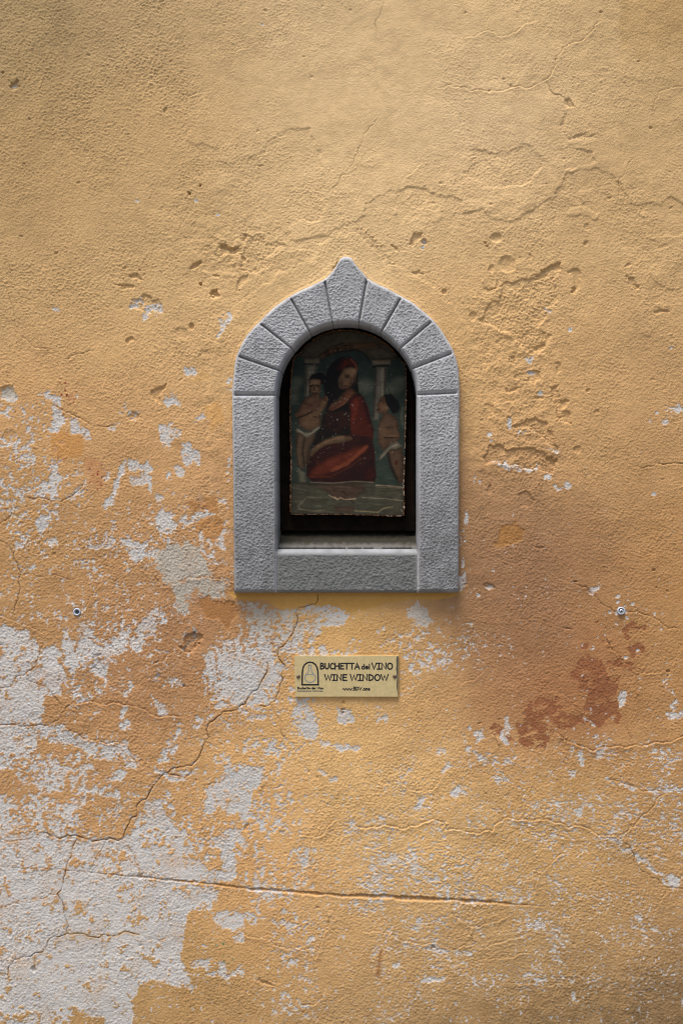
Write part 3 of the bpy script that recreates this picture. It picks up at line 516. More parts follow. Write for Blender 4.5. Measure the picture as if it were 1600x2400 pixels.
for q in (R7((1370,310),(1430,315),(1490,300),(1540,240),(1568,225)), R7((1430,320),(1425,430),(1420,540)), R7((1110,750),(1200,780),(1280,820),(1440,830)), R7((1510,650),(1480,780),(1450,870),(1430,980)), R7((1270,260),(1310,290),(1300,310)), R7((1210,0),(1200,80),(1205,160)),
          R8((200,0),(260,50),(340,105),(420,95),(470,20)), R8((110,755),(180,750),(240,770),(280,795),(400,805),(480,825),(590,815)), R8((490,640),(540,690),(590,740),(605,790),(605,820)), R8((580,720),(680,710),(760,680)), R8((780,990),(900,995),(1010,990),(1090,1000)), R8((870,10),(855,100),(830,200),(810,230)), R8((890,430),(895,520),(885,600)), R8((800,510),(880,505)),
          R8((1500,550),(1470,610),(1440,660)), R8((430,110),(410,180)), R7((1370,1100),(1440,1090),(1500,1010)), R8((640,830),(760,790),(860,760)), R8((700,880),(860,850)), R8((920,480),(980,420),(1030,390)), R8((1060,430),(1120,380))):
    ridge(q)
ridge(R8((60,260),(110,280),(250,270),(320,265),(380,245),(440,240),(490,285),(560,290),(630,300),(690,290),(700,260),(750,230),(830,230),(870,245),(950,235),(1000,250),(1040,275),(1150,290),(1230,310),(1285,330)), 1.8, .9, .1, 1.1)
crack(R8((1285,330),(1340,270),(1400,210),(1440,160),(1480,120),(1440,100),(1300,75),(1220,55)), 1.8, 1.2, .15, .7); crack(R8((1285,330),(1330,380),(1345,410),(1345,445),(1400,480),(1450,510),(1500,550),(1568,570)), 1.5, 1.6, .6, .6)
crack(R3((110,880),(200,895),(280,930),(350,985)), 1.2, .7, .1, .5); crack(R3((350,985),(420,1020),(520,1060),(600,1110),(680,1120),(770,1105)), 1.7, 1.7, .4, .8); ridge(R3((115,510),(200,575),(280,605),(350,620)), 1.6, .8, .1, .7); crack(R3((430,680),(500,650),(620,620)), 1.5, 1.4, .4, .4)
crack(R3((50,0),(80,100),(50,200),(70,290),(100,380),(110,480)), 1.0, .8, .3, .2); crack(R3((160,1590),(280,1590),(400,1615),(480,1570),(540,1510),(560,1470)), 1.6, 1.5, .5, .5); crack(R3((430,1620),(500,1650),(580,1650),(650,1635)), 1.3, 1., .2, .5); crack(R3((160,1420),(160,1580)), 1, .7, .3, .1); ridge(R3((370,610),(380,870)), 1, .4, .1, .2)
crack(R2((180,0),(172,80),(158,155),(170,190)), .9, .9, .5, .1); crack(R2((170,540),(110,610),(80,680),(60,720),(20,800),(0,805)) + R10((1030,120),(990,160),(960,205)), 1.0, 1.1, .4, .15)
ridge(R2((450,405),(530,400),(600,420),(740,420),(800,400),(930,370),(970,320),(1000,250),(1100,190),(1190,100)), 1.6, .8, .1, .7); crack(R2((930,370),(960,420),(1020,450),(1040,480),(1060,500)), 1.8, 1.8, .4, .3); ridge(R2((560,170),(610,170),(650,145),(740,170),(800,150),(830,120),(890,90)), 1.8, .4, 0, .7)
ridge(R2((380,745),(330,790),(280,840)), 1.6, .3, 0, .8); crack(R2((1350,720),(1300,790),(1270,830),(1265,940)), 1.2, 1., .3, .3); ridge(R2((1568,450),(1460,420),(1430,500),(1410,590)), 1.3, .6, .1, .4); ridge(R2((1180,310),(1260,320),(1330,345)), 1.5, .3, 0, .6)
crack([(773,637),(783,627),(790,615),(795,606)], 1.5, 4.5, 1.0, 0); ridge(R2((50,1020),(100,1060),(150,1120)) + R10((1190,430),(1240,490),(1300,540),(1350,630),(1380,640)), 1.8, .3, 0, .9); ridge(R2((810,40),(830,0)), 2, .2, 0, .9); ridge(R1((860,445),(930,425)), 1.5, .8, .1, .5); ridge(R1((1080,240),(1180,190)), 1.5, .3, 0, .5)
crack(R6((850,475),(930,490),(980,545),(1020,580),(1090,630),(1130,655)), 1.5, 1.4, .25, .6); crack(R6((1190,655),(1270,650),(1370,680),(1430,730),(1470,770),(1550,765)), 1.5, 1.5, .3, .7); ridge(R6((1030,790),(1090,880),(1160,970),(1260,1050),(1370,1050),(1470,1045)), 1.7, .7, 0, .9)
ridge(R6((1260,1060),(1270,1150),(1250,1280),(1230,1500)), 1.5, .4, 0, .6); ridge(R6((720,1180),(800,1210),(900,1300),(950,1360)), 1.5, .4, 0, .7); ridge(R6((740,1450),(800,1500),(900,1545),(1060,1540),(1200,1545),(1330,1530),(1450,1510),(1520,1490),(1568,1505)), 2, .9, .05, 1.3)
ridge(R6((310,1420),(350,1520),(420,1610),(480,1660)), 1.6, .5, 0, .9); ridge(R6((100,1140),(200,1100),(270,1040)), 1.5, .4, 0, .6); ridge(R6((20,1450),(80,1400),(90,1380)), 1.5, .4, 0, .6); ridge(R6((1290,1550),(1280,1600)), 1.2, .4, 0, .4); ridge(R6((680,410),(720,405),(800,450),(850,470)), 1.3, .4, 0, .4)
crack(R4((1280,1680),(1400,1640),(1500,1640),(1568,1610)), 1.8, 1.6, .3, .5); crack(R4((700,1440),(760,1500),(830,1590),(920,1670)), 1.0, .7, .2, .3); ridge(R4((890,1730),(940,1680)), 1.3, .5, 0, .5); crack(R4((690,920),(740,850),(790,770)), 1.0, .8, .2, .3); ridge(R4((590,900),(640,920),(680,905)), 1.5, .2, 0, .9)
ridge(R4((330,740),(360,780),(410,780),(460,810)), 1.8, .2, 0, 1.0); ridge(R4((210,870),(270,840),(280,805)), 1.6, .3, 0, .8); ridge(R4((380,1250),(460,1230),(520,1205)), 1.6, .2, 0, .8); ridge(R4((270,540),(300,510),(370,485)), 1.6, .2, 0, .8); ridge(R4((720,1210),(740,1300),(790,1390)), 1.6, .2, 0, .7)
ridge(R4((290,1640),(340,1635),(440,1660),(530,1675),(600,1675)), 2, .2, 0, 1.2); ridge(R4((460,1405),(590,1435),(680,1500)), 1.8, .2, 0, 1.); ridge(R4((670,1545),(740,1575)), 1.8, .2, 0, 1.); ridge(R10((600,590),(650,560),(750,545),(850,540)), 1.8, .3, 0, .7); ridge(R10((400,870),(470,820),(530,740),(560,680)), 1.6, .3, 0, .6)
Dm = np.zeros(X.shape); crk = np.zeros(X.shape); near = np.zeros(X.shape)
for ci, (pts, hw, dep, dirt_shade, lip) in enumerate(CR):
    J = jitter(pts, .17, 3, 900 + ci)
    if dep > 1.55: hw *= .8
    P = np.array(J)
    w = window(P[:, 0].min(), P[:, 0].max(), P[:, 1].min(), P[:, 1].max(), 26)
    dd = np.full(X[w].shape, 1e9); sd = np.zeros(dd.shape); tt = np.zeros(dd.shape); acc = 0
    xa, ya = XA[w[1]], YA[w[0]]
    for a, b in zip(J[:-1], J[1:]):
        e = b - a; L = math.hypot(*e)
        if L < 1e-6: continue
        i0, i1 = np.searchsorted(ya, [min(a[1], b[1]) - 24, max(a[1], b[1]) + 24]); j0, j1 = np.searchsorted(xa, [min(a[0], b[0]) - 24, max(a[0], b[0]) + 24])
        lx = xa[None, j0:j1]; ly = ya[i0:i1, None]
        if lx.size == 0 or ly.size == 0: continue
        t = np.clip(((lx - a[0]) * e[0] + (ly - a[1]) * e[1]) / (L * L), 0, 1)
        dx = lx - a[0] - t * e[0]; dy = ly - a[1] - t * e[1]
        d = np.hypot(dx, dy)
        sub = dd[i0:i1, j0:j1]; upd = d < sub
        sub[upd] = d[upd]
        below = (dy if abs(e[0]) > abs(e[1]) * .5 else dx * (1 if e[1] > 0 else 1))
        sd[i0:i1, j0:j1][upd] = (np.sign(below) * np.ones_like(d))[upd]; tt[i0:i1, j0:j1][upd] = (acc + t * L)[upd]
        acc += L
    tape = np.clip(np.minimum(tt, acc - tt) / 18 + .25, 0, 1)
    vary = .8 + .35 * np.sin(tt * .11 + ci) * np.sin(tt * .037 + 2 * ci)
    g = np.exp(-(dd / (hw * .92)) ** 2)
    h[w] -= dep * g * tape * vary
    h[w] += lip * tape * vary * np.exp(-np.maximum(dd - 1.5, 0) / 6.5) * (sd > 0) * (dd > .8)
    near[w] = np.maximum(near[w], np.exp(-(dd / 4.2) ** 2) * tape)
    crk[w] = np.maximum(crk[w], g * dirt_shade * tape * np.clip(vary, 0, 1))

vein = near * wm * sstep(.42, .5, rank(fbm(X, Y, 24, 3, .7, 143)))          # ochre left along the cracks in the lime
color = mixc(color, ochre_c, vein * .85)
# --- long incised line across the bottom
LINE = R7((-80,452),(0,455),(150,460),(300,468),(450,482),(560,492),(650,502),(800,517),(940,530),(1050,545),(1160,557),(1300,568),(1430,578),(1568,588)) + R8((150,592),(290,598),(420,604),(500,608),(640,615),(750,623),(890,630),(1040,640),(1160,652))
LW = .8 * np.interp(XA, [-40, 200, 300, 480, 560, 760, 900, 1110, 1160, 1260, 1330, 1400], [1.3, 1.5, 2.6, 3.6, 4.5, 5.5, 6.5, 6.0, 4.2, 1.7, 1.2, .3])
LW = LW * (.85 + .5 * fbm(XA[None, :], 0 * XA[None, :], 22, 3, .7, 8)[0])
LP = np.array(LINE); ly = np.interp(XA, LP[:, 0], LP[:, 1]) + 2.2 * fbm(XA[None, :], 0 * XA[None, :], 60, 4, .6, 7)[0]
inl = (XA > -41) & (XA < 1400)
w = window(-40, 1400, 2000, 2160)
lw = LW[w[1]][None, :]; dyl = (Y[w] - ly[w[1]][None, :] - 1.9 * w1y[w]) / lw
prof = np.where(dyl < 0, sstep(-1.25, -.75, dyl), sstep(1.15, .35, dyl))
h[w] -= prof * np.clip(lw * .62, .5, 3.6) * np.where(lw < 1.2, lw / 1.2, 1)
h[w] += .5 * np.exp(-((dyl - 1.9) / .8) ** 2) * np.clip(lw / 5, 0, 1)
wline = prof * sstep(-1, 1.2, dyl)
color[w] = mixc(color[w], lin((186, 134, 78)) / KALB * np.ones_like(color[w]), np.clip(prof, 0, 1) * .6 * (U2[w] > .35))
color[w] = mixc(color[w], color[w] * .5, prof * sstep(.3, -.6, dyl) * .6)

# grain
gr = fbm(X, Y * 1.12, 10.5, 2, .75, 121)
gx = X + .35 * Y; gy = Y - .35 * X                          # trowelled grain runs slightly uphill
g5 = .8 * perlin(gx / 6.2, gy / 4.6, 131) + .9 * perlin(gx / 4.4 + 31, gy / 3.7, 137)
g5 = g5 + .35 * np.abs(g5)
h += .24 * gr * np.clip(rough_amt, .15, 2) + .74 * g5 * np.clip(rough_amt, .25, 1.6)
h += .32 * np.clip(fbm(X, Y, 26, 2, .6, 141), -.4, 1) * np.clip(rough_amt, .2, 2)

# grime: crack dirt, upper left soot, splash zone at the bottom right
crk = np.clip(crk, 0, 1)
color *= (1 - .78 * crk)[..., None]
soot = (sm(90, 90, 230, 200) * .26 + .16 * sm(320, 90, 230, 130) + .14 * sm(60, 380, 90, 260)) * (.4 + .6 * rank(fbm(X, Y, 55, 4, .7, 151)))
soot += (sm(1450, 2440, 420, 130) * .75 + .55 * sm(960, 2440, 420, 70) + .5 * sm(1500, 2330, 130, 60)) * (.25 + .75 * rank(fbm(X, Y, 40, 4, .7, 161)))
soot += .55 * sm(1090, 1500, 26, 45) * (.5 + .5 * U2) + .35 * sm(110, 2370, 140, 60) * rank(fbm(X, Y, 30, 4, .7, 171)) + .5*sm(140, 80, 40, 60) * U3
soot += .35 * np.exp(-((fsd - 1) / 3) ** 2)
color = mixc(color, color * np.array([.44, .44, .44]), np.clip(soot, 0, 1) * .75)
color = mixc(color, color * np.array([.55, .40, .30]), .8 * np.exp(-((X - 889 + .12 * (Y - 2255)) / 5) ** 2) * sstep(2215, 2235, Y) * sstep(2290, 2283, Y))   # rust run
# far from the survey the wall carries on as plain weathered ochre
color = np.clip(color, .02, .8)

# sockets for the wall plugs
for cx, cy in ((181.5, 1434), (1454, 1431.5)):
    w, q = ell_mask(cx, cy, 6.2, 6.2, 0, 0); h[w] = np.where(q < 1.0, h[w] * 0 - 9, h[w])
    w, q = ell_mask(cx, cy, 10.5, 10.5, 0, 0); h[w] = np.where((q < 1.0) & (h[w] > -8), np.minimum(h[w], .0), h[w])
# flat seat behind the plaque and the frame
w = window(684, 938, 1533, 1638); h[w] = np.minimum(h[w], 1.2)
hin = sstep(-4, -14, fsd); h = h * (1 - hin) + np.minimum(h, 0) * hin

yw = -h / 1000.0
coords = np.stack([(X - 800) * S, yw, ZC + (1200 - Y) * S], -1)
F = grid_faces(NY, NX, True)
ctr = fsd.reshape(-1)[F].max(1)
F = F[ctr > -30]                                  # opening behind the stone frame
M_WALL = node_mat('ochre_plaster', attr='paint', rough=.93, var=(900, 3, .10), bump=(700, .0009, .8), spec=.18)
used = np.zeros(NX * NY, bool); used[F.ravel()] = True
remap = np.cumsum(used) - 1
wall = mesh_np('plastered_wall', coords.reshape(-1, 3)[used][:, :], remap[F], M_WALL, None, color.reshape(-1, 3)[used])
wall.data.flip_normals() if wall.data.polygons[0].normal.y > 0 else None
tag(wall, 'old house wall of cracked and peeling ochre plaster with white lime showing through at lower left', 'wall')

# pavement in front of the wall
def pavement():
    xs = np.linspace(-40, 40, 41); ys = np.linspace(-40, .05, 21)
    gx, gy = np.meshgrid(xs, ys)
    m = node_mat('street_stone', base=(.17, .16, .145), rough=.85, var=(6, 4, .25), bump=(40, .004, .4))
    o = mesh_np('pavement', np.stack([gx, gy, 0 * gx], -1).reshape(-1, 3), grid_faces(41 - 20, 41, True), m)
    if o.data.polygons[0].normal.z < 0: o.data.flip_normals()
    tag(o, kind='structure')
pavement()

# ------------------------------------------------------------------ carved stone frame
M_STONE = node_mat('grey_pietra_stone', attr='paint', rough=.85, var=(700, 3, .14), bump=(900, .0005, .5), spec=.25)
FACE = 22.0                                          # mm the face stands in front of the wall
def resample(poly, n):
    P = np.array(poly, float); s = np.r_[0, np.cumsum(np.hypot(*np.diff(P, axis=0).T))]
    t = np.linspace(0, s[-1], n)
    return np.stack([np.interp(t, s, P[:, 0]), np.interp(t, s, P[:, 1])], -1)
def smooth_curve(pts, n=40):                         # Catmull-Rom through the points
    P = [np.array(p, float) for p in pts]; P = [2 * P[0] - P[1]] + P + [2 * P[-1] - P[-2]]
    out = []
    for i in range(1, len(P) - 2):
        for t in np.linspace(0, 1, 12, endpoint=False):
            a, b, c, d = P[i - 1:i + 3]
            out.append(.5 * ((2 * b) + (c - a) * t + (2 * a - 5 * b + 4 * c - d) * t * t + (3 * b - a - 3 * c + d) * t ** 3))
    out.append(P[-2]); return np.array(out)
outer = smooth_curve(OUT_L + OUT_R)
INN = [(646.5, 1389), (645.5, 1180), (644, 1000), (644, 926), (648, 893), (654.5, 866), (666, 840), (683, 816), (702, 794), (724.5, 776.5), (751, 763.5), (779, 756), (811, 753),
       (841, 755.5), (868, 763), (894, 776), (918, 794), (938.5, 815), (955, 838), (967.5, 863.5), (975.5, 893), (979, 925), (979, 1000), (979, 1180), (979, 1389)]
inner = smooth_curve(INN)
def sub(curve, a, b, n):                             # stretch of the curve between its points nearest a and b
    ia = np.argmin(np.hypot(*(curve - a).T)); ib = np.argmin(np.hypot(*(curve - b).T))
    seg = curve[ia:ib + 1].copy(); seg[0] = a; seg[-1] = b
    return resample(seg, n)
def onto(curve, p, q):                               # extend p away from q onto the curve
    p = np.array(p); d = p - np.array(q); d /= np.hypot(*d)
    k = np.arange(-2, 30, .25)[:, None]; c = p + d * k
    dist = np.min(np.hypot(c[:, None, 0] - curve[None, :, 0], c[:, None, 1] - curve[None, :, 1]), 1)
    return tuple(c[np.argmin(dist)])
JO = [(549.6,926.0),(568,838),(613.6,761),(681.6,700),(760.5,656),(857.4,656),(939,697.6),(1011,753),(1056.5,828.6),(1074,920.5)]
JI = [(644,926.5),(654.5,867.5),(683,816.5),(724.6,776.5),(779,756),(841,755.5),(894,776),(938.5,815),(968,864),(979,924)]
JO = [onto(outer, o, i) for o, i in zip(JO, JI)]
JO[4] = (760.0, 654.0); JO[5] = (859.0, 654.5)
JI = [tuple(inner[np.argmin(np.hypot(*(inner - np.array(i)).T))]) for i in JI]
BOT_O = [(549, 1389), (1074.5, 1389)]; BOT_I = [(646.5, 1389), (979, 1389)]
stone_frame = empty('stone_frame', (0, 0, ZC + (1200 - 1389) * S))
tag(stone_frame, 'grey carved stone frame with pointed arch set around the small wall niche', 'window frame')
def to_world(px, py, y):
    return P3(px, py, y)
OFF = np.array(stone_frame.location)
def stone(name, o0, o1, i0, i1, end0=False, end1=False, seed=0, tint=1.0, g0=4.2, g1=4.2):
    Lw = max(np.hypot(o1[0] - o0[0], o1[1] - o0[1]), np.hypot(i1[0] - i0[0], i1[1] - i0[1]))
    nt = int(max(Lw / 1.55, 20)); 
    oc_ = sub(outer, np.array(o0), np.array(o1), nt); ic = sub(inner, np.array(i0), np.array(i1), nt)
    Lr = np.hypot(*(oc_[nt // 2] - ic[nt // 2])); nu = int(Lr / 1.5)
    u = np.linspace(0, 1, nu)
    px = oc_[:, None, 0] + (ic[:, None, 0] - oc_[:, None, 0]) * u[None]; py = oc_[:, None, 1] + (ic[:, None, 1] - oc_[:, None, 1]) * u[None]
    LR = np.hypot(ic[:, 0] - oc_[:, 0], ic[:, 1] - oc_[:, 1])[:, None]
    do = u[None] * LR; di = (1 - u[None]) * LR
    def dline(p, q):
        e = np.array(q) - np.array(p); e /= np.hypot(*e); return np.abs((px - p[0]) * -e[1] + (py - p[1]) * e[0])
    d0 = dline(o0, i0); d1 = dline(o1, i1)
    n = fbm(px, py, 5.8, 2, .7, 200) ; n2 = fbm(px, py, 40, 2, .6, 207); nf = perlin(px / 3.6, py / 3.6, 205)
    hh = np.full(px.shape, FACE)
    hh -= 3.6 * np.clip(1 - do / 4.5, 0, 1) ** 1.8                 # rounded outer arris
    hh -= 2.8 * np.clip(1 - di / 4.0, 0, 1) ** 1.6                 # drafted inner margin
    marg = sstep(2, 7, do + 2.2 * n) * sstep(4, 7.5, di + 1.6 * n)
    for d, isend, gw in ((d0, end0, g0), (d1, end1, g1)):
        if isend:
            hh -= 6.5 * np.clip(1 - d / 9.0, 0, 1) ** 2.2; marg *= sstep(4, 9, d + n)
        else:
            dd_ = d + .5 * n
            gv = np.clip(1 - dd_ / gw, 0, 1) ** 1.0
            hh -= 5.6 * gv * sstep(3.0, 9, do) 
            marg *= sstep(gw * .6, gw * 1.4, d + 1.3 * n)
    hh += marg * (.8 * n + .4 * n2 + .9 * nf + .55)
    hh -= 1.6 * sstep(.75, 1.25, fbm(px + 900, py, 17, 3, .7, 260 + seed)) * sstep(1, 3, do)           # small spalls
    hh -= 2.4 * sstep(.55, 1.0, fbm(px, py + 500, 15, 3, .7, 280)) * np.clip(1 - np.minimum(do, di) / 6, 0, 1)   # knocked arrises
    hh += (1 - marg) * .10 * n
    # dress, colour
    base = lin((170, 170, 172)) / KALB * tint
    col = np.ones(px.shape + (3,)) * base
    col *= (1 + .10 * n2 + .06 * fbm(px, py, 90, 3, .6, 210))[..., None]
    col = mixc(col, col * np.array([.80, .80, .78]), marg * np.clip(.5 - .55 * n, 0, 1))        # dirt held in the tooled pits
    lime = np.clip(1 - do / 4.0, 0, 1) * (n2 > -.2)
    col = mixc(col, np.ones_like(col) * lin((196, 193, 190)) / KALB, lime * .5 + (1 - marg) * .05)
    tone = fbm(px, py, 55, 3, .6, 290 + seed * 3)
    col = col * (1 + .09 * tone)[..., None]
    streak = np.clip(fbm(px * 1.0, py * .13, 12, 3, .6, 295), 0, 1)
    col = mixc(col, col * np.array([.78, .77, .74]), streak * .85)
    if name != 'jamb':
        pass
    low_dark = sstep(900, 1320, py) * (.6 + .4 * rank(n2))  # stone gets darker towards the bottom
    col = mixc(col, col * np.array([.46, .455, .44]), low_dark * .95)
    pale = np.clip(1 - di / 2.6, 0, 1) * sstep(1284, 1296, py)  # lit bevel edge beside the sill, painted pale
    col = mixc(col, np.ones_like(col) * lin((188, 187, 186)) / KALB, pale * .8)
    joint = np.minimum(d0 if not end0 else 99, d1 if not end1 else 99)
    col = mixc(col, col * np.array([.45, .42, .38]), np.clip(1 - joint / 1.8, 0, 1) * sstep(4, 9, do) * .8)
    ys = -hh / 1000
    pts = to_world(px, py, ys)
    # skirt rows: outside back into the plaster, inside back along the reveal
    lo = to_world(px[:, :1], py[:, :1], np.full((nt, 1), .006)); lo[:, 0] = pts[:, 0] * [1, 0, 1] + np.array([0, .006, 0])
    rows = [lo, pts]; cols = [col[:, :1], col]
    cxn, cyn = 811.0, 1000.0
    e = np.stack([np.gradient(ic[:, 0]), np.gradient(ic[:, 1])], -1); e /= np.hypot(*e.T)[:, None]
    nin = np.stack([-e[:, 1], e[:, 0]], -1)                        # towards the opening
    nin *= np.sign(((np.array([811, 1000.]) - ic) * nin).sum(1))[:, None]
    last = pts[:, -1:].copy()
    for k, (dep, inw) in enumerate([(-.016, 1.8), (-.011, 2.8), (.005, 3.0), (.02, 3.0), (.040, 3.1), (.062, 3.2)]):
        r = last.copy(); r[:, 0, 1] = dep; r[:, 0, 0] += nin[:, 0] * inw * S; r[:, 0, 2] -= nin[:, 1] * inw * S
        r[:, 0] += (.0002 * fbm(ic[:, 0] + 40 * k, ic[:, 1], 9, 2, .6, 300))[:, None]
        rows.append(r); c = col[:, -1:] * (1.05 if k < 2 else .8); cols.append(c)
    G = np.concatenate(rows, 1); Cc = np.concatenate(cols, 1)
    if end1 or end0:                                              # underside of the jamb
        k = -1 if end1 else 0
        row = G[k:k + 1 or None].copy() if k == 0 else G[-1:].copy()
        row[..., 1] = np.maximum(row[..., 1], .006)
        G = np.concatenate([G, row], 0) if end1 else np.concatenate([row, G], 0)
        Cc = np.concatenate([Cc, Cc[-1:]], 0) if end1 else np.concatenate([Cc[:1], Cc], 0)
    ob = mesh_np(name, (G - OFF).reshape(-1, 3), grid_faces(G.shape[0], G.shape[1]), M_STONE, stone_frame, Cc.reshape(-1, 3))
    ob.data.update()
    c = len(ob.data.polygons) // 2
    if ob.data.polygons[c].normal.y > 0: ob.data.flip_normals()
    return ob
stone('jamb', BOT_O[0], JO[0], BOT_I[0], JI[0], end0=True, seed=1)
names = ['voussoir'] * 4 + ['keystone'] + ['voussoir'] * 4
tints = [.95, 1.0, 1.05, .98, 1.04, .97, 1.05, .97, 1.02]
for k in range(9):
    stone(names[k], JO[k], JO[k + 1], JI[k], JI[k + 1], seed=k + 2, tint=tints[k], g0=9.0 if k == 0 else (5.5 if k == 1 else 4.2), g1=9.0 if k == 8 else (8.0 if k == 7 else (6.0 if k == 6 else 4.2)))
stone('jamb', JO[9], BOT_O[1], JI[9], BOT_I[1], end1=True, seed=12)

def sill():
    nx, ny = 215, 68
    xs = np.linspace(645, 981, nx); ys = np.linspace(1289, 1389, ny)
    px, py = np.meshgrid(xs, ys)
    n = fbm(px, py, 10, 3, .7, 222); n2 = fbm(px, py, 40, 2, .6, 227); nf = perlin(px / 4.4, py / 4.4, 225)
    hh = np.full(px.shape, 16.5)
    dt = py - 1289 + 1.4 * n2; db = 1389 - py; ds = np.minimum(px - 647, 979 - px)
    hh -= 9 * np.clip(1 - dt / 13, 0, 1) ** 1.7
    hh -= 5 * np.clip(1 - db / 7, 0, 1) ** 2
    marg = sstep(9, 15, dt) * sstep(2, 7, db) * sstep(2, 9, ds)
    hh += marg * (.8 * n + .4 * n2 + .7 * nf)
    base = lin((118, 119, 118)) / KALB
    col = np.ones(px.shape + (3,)) * base * (1 + .1 * n2)[..., None]
    col = mixc(col, col * np.array([.66, .65, .60]), marg * (.55 + .35 * n))
    col = mixc(col, np.ones_like(col) * lin((188, 192, 198)) / KALB, sstep(12, 3, dt) * (.3 + .3 * n2))  # bluish light on the top bevel, painted into the colour
    pts = to_world(px, py, -hh / 1000)
    top0 = pts[:1].copy(); top1 = pts[:1].copy(); top0[..., 1] = -.003; top0[..., 2] += .0012; top1[..., 1] = .012; top1[..., 2] += .001
    bot = pts[-1:].copy(); bot[..., 1] = .006
    G = np.concatenate([top1, top0, pts, bot], 0); C = np.concatenate([col[:1] * .8, col[:1], col, col[-1:]], 0)
    ob = mesh_np('sill_block', (G - OFF).reshape(-1, 3), grid_faces(G.shape[0], G.shape[1]), M_STONE, stone_frame, C.reshape(-1, 3))
    if ob.data.polygons[len(ob.data.polygons) // 2].normal.y > 0: ob.data.flip_normals()
    # sloping mortar ledge behind it
    ny = 40
    v = np.linspace(0, 1, ny); xs = np.linspace(642, 984, 190)
    px, vv = np.meshgrid(xs, v)
    n = fbm(px, vv * 50, 14, 3, .65, 240)
    yy = .0025 + vv * .058
    row = 1284.5 - 40 * vv ** .9
    p = to_world(px, row, yy); p[..., 2] += n * .0007 - .004 * np.exp(-((vv - 0.0) / .03) ** 2)
    dirt_shade = sstep(.0, .36, vv + .12 * n)  # dirt, plus the dimmer light further in, painted as one darkening
    col = np.ones(px.shape + (3,)) * lin((108, 104, 100)) / KALB * (1 + .1 * n)[..., None]
    col = mixc(col, np.ones_like(col) * lin((46, 42, 32)) / KALB * (1 + .25 * n)[..., None], dirt_shade)
    gap = np.exp(-((vv - .02) / .03) ** 2) * (fbm(px, 0 * px, 60, 3, .6, 250) > -.25)
    col = mixc(col, col * .15, gap)
    ob = mesh_np('mortar_ledge', (p - OFF).reshape(-1, 3), grid_faces(ny, 190), M_STONE, stone_frame, col.reshape(-1, 3))
    ob.data.update()
    if ob.data.polygons[500].normal.z < 0: ob.data.flip_normals()
sill()

def slab(name, outline, y0, y1, mat, parent=None, off=(0, 0, 0), bev=.0):
    """solid plate: outline in photo pixels, front face at y0, back at y1"""
    P = np.array(outline, float); n = len(P)
    c = P.mean(0)
    fr = P3(P[:, 0], P[:, 1], np.full(n, y0 + bev))
    k = (P - c); k = P - k / np.hypot(*k.T)[:, None] * (bev / S)
    fi = P3(k[:, 0], k[:, 1], np.full(n, y0)); bk = fr.copy(); bk[:, 1] = y1
    co = np.concatenate([fi, fr, bk]) - np.array(off)
    f = [tuple(range(n))]
    for i in range(n):
        j = (i + 1) % n
        f += [(i, n + i, n + j, j), (n + i, 2 * n + i, 2 * n + j, n + j)]
    f.append(tuple(range(3 * n - 1, 2 * n - 1, -1)))
    return mesh_np(name, co, f, mat, parent, smooth=False)

# niche back wall, part of the frame
M_DARK = node_mat('sooty_render', base=(.05, .045, .04), rough=.95, var=(60, 4, .4), bump=(300, .001, .5))
nb = [(632, 1262)] + [(632, 930)] + [(811 - 179 * math.cos(a), 925 - 182 * math.sin(a)) for a in np.linspace(0.05, math.pi - .05, 30)] + [(990, 930), (990, 1262)]
slab('niche_back', nb, .0605, .08, M_DARK, stone_frame, OFF)

# dark backing board
M_BOARD = node_mat('dark_wood', base=(.006, .0036, .002), rough=.9, var=(45, 6, .8), bump=(220, .0008, .5), spec=.08)
bo = [(660, 1243), (656.5, 1239), (656, 1100), (656, 935)] + [(812 - 155 * math.cos(a), 930 - 164 * math.sin(a)) for a in np.linspace(.03, math.pi - .03, 36)] + [(970, 935), (972, 1245)]
board = slab('backing_board', bo, .038, .050, M_BOARD, bev=.001)
tag(board, 'nearly black wooden backing board filling the arched niche behind the small painting', 'board')

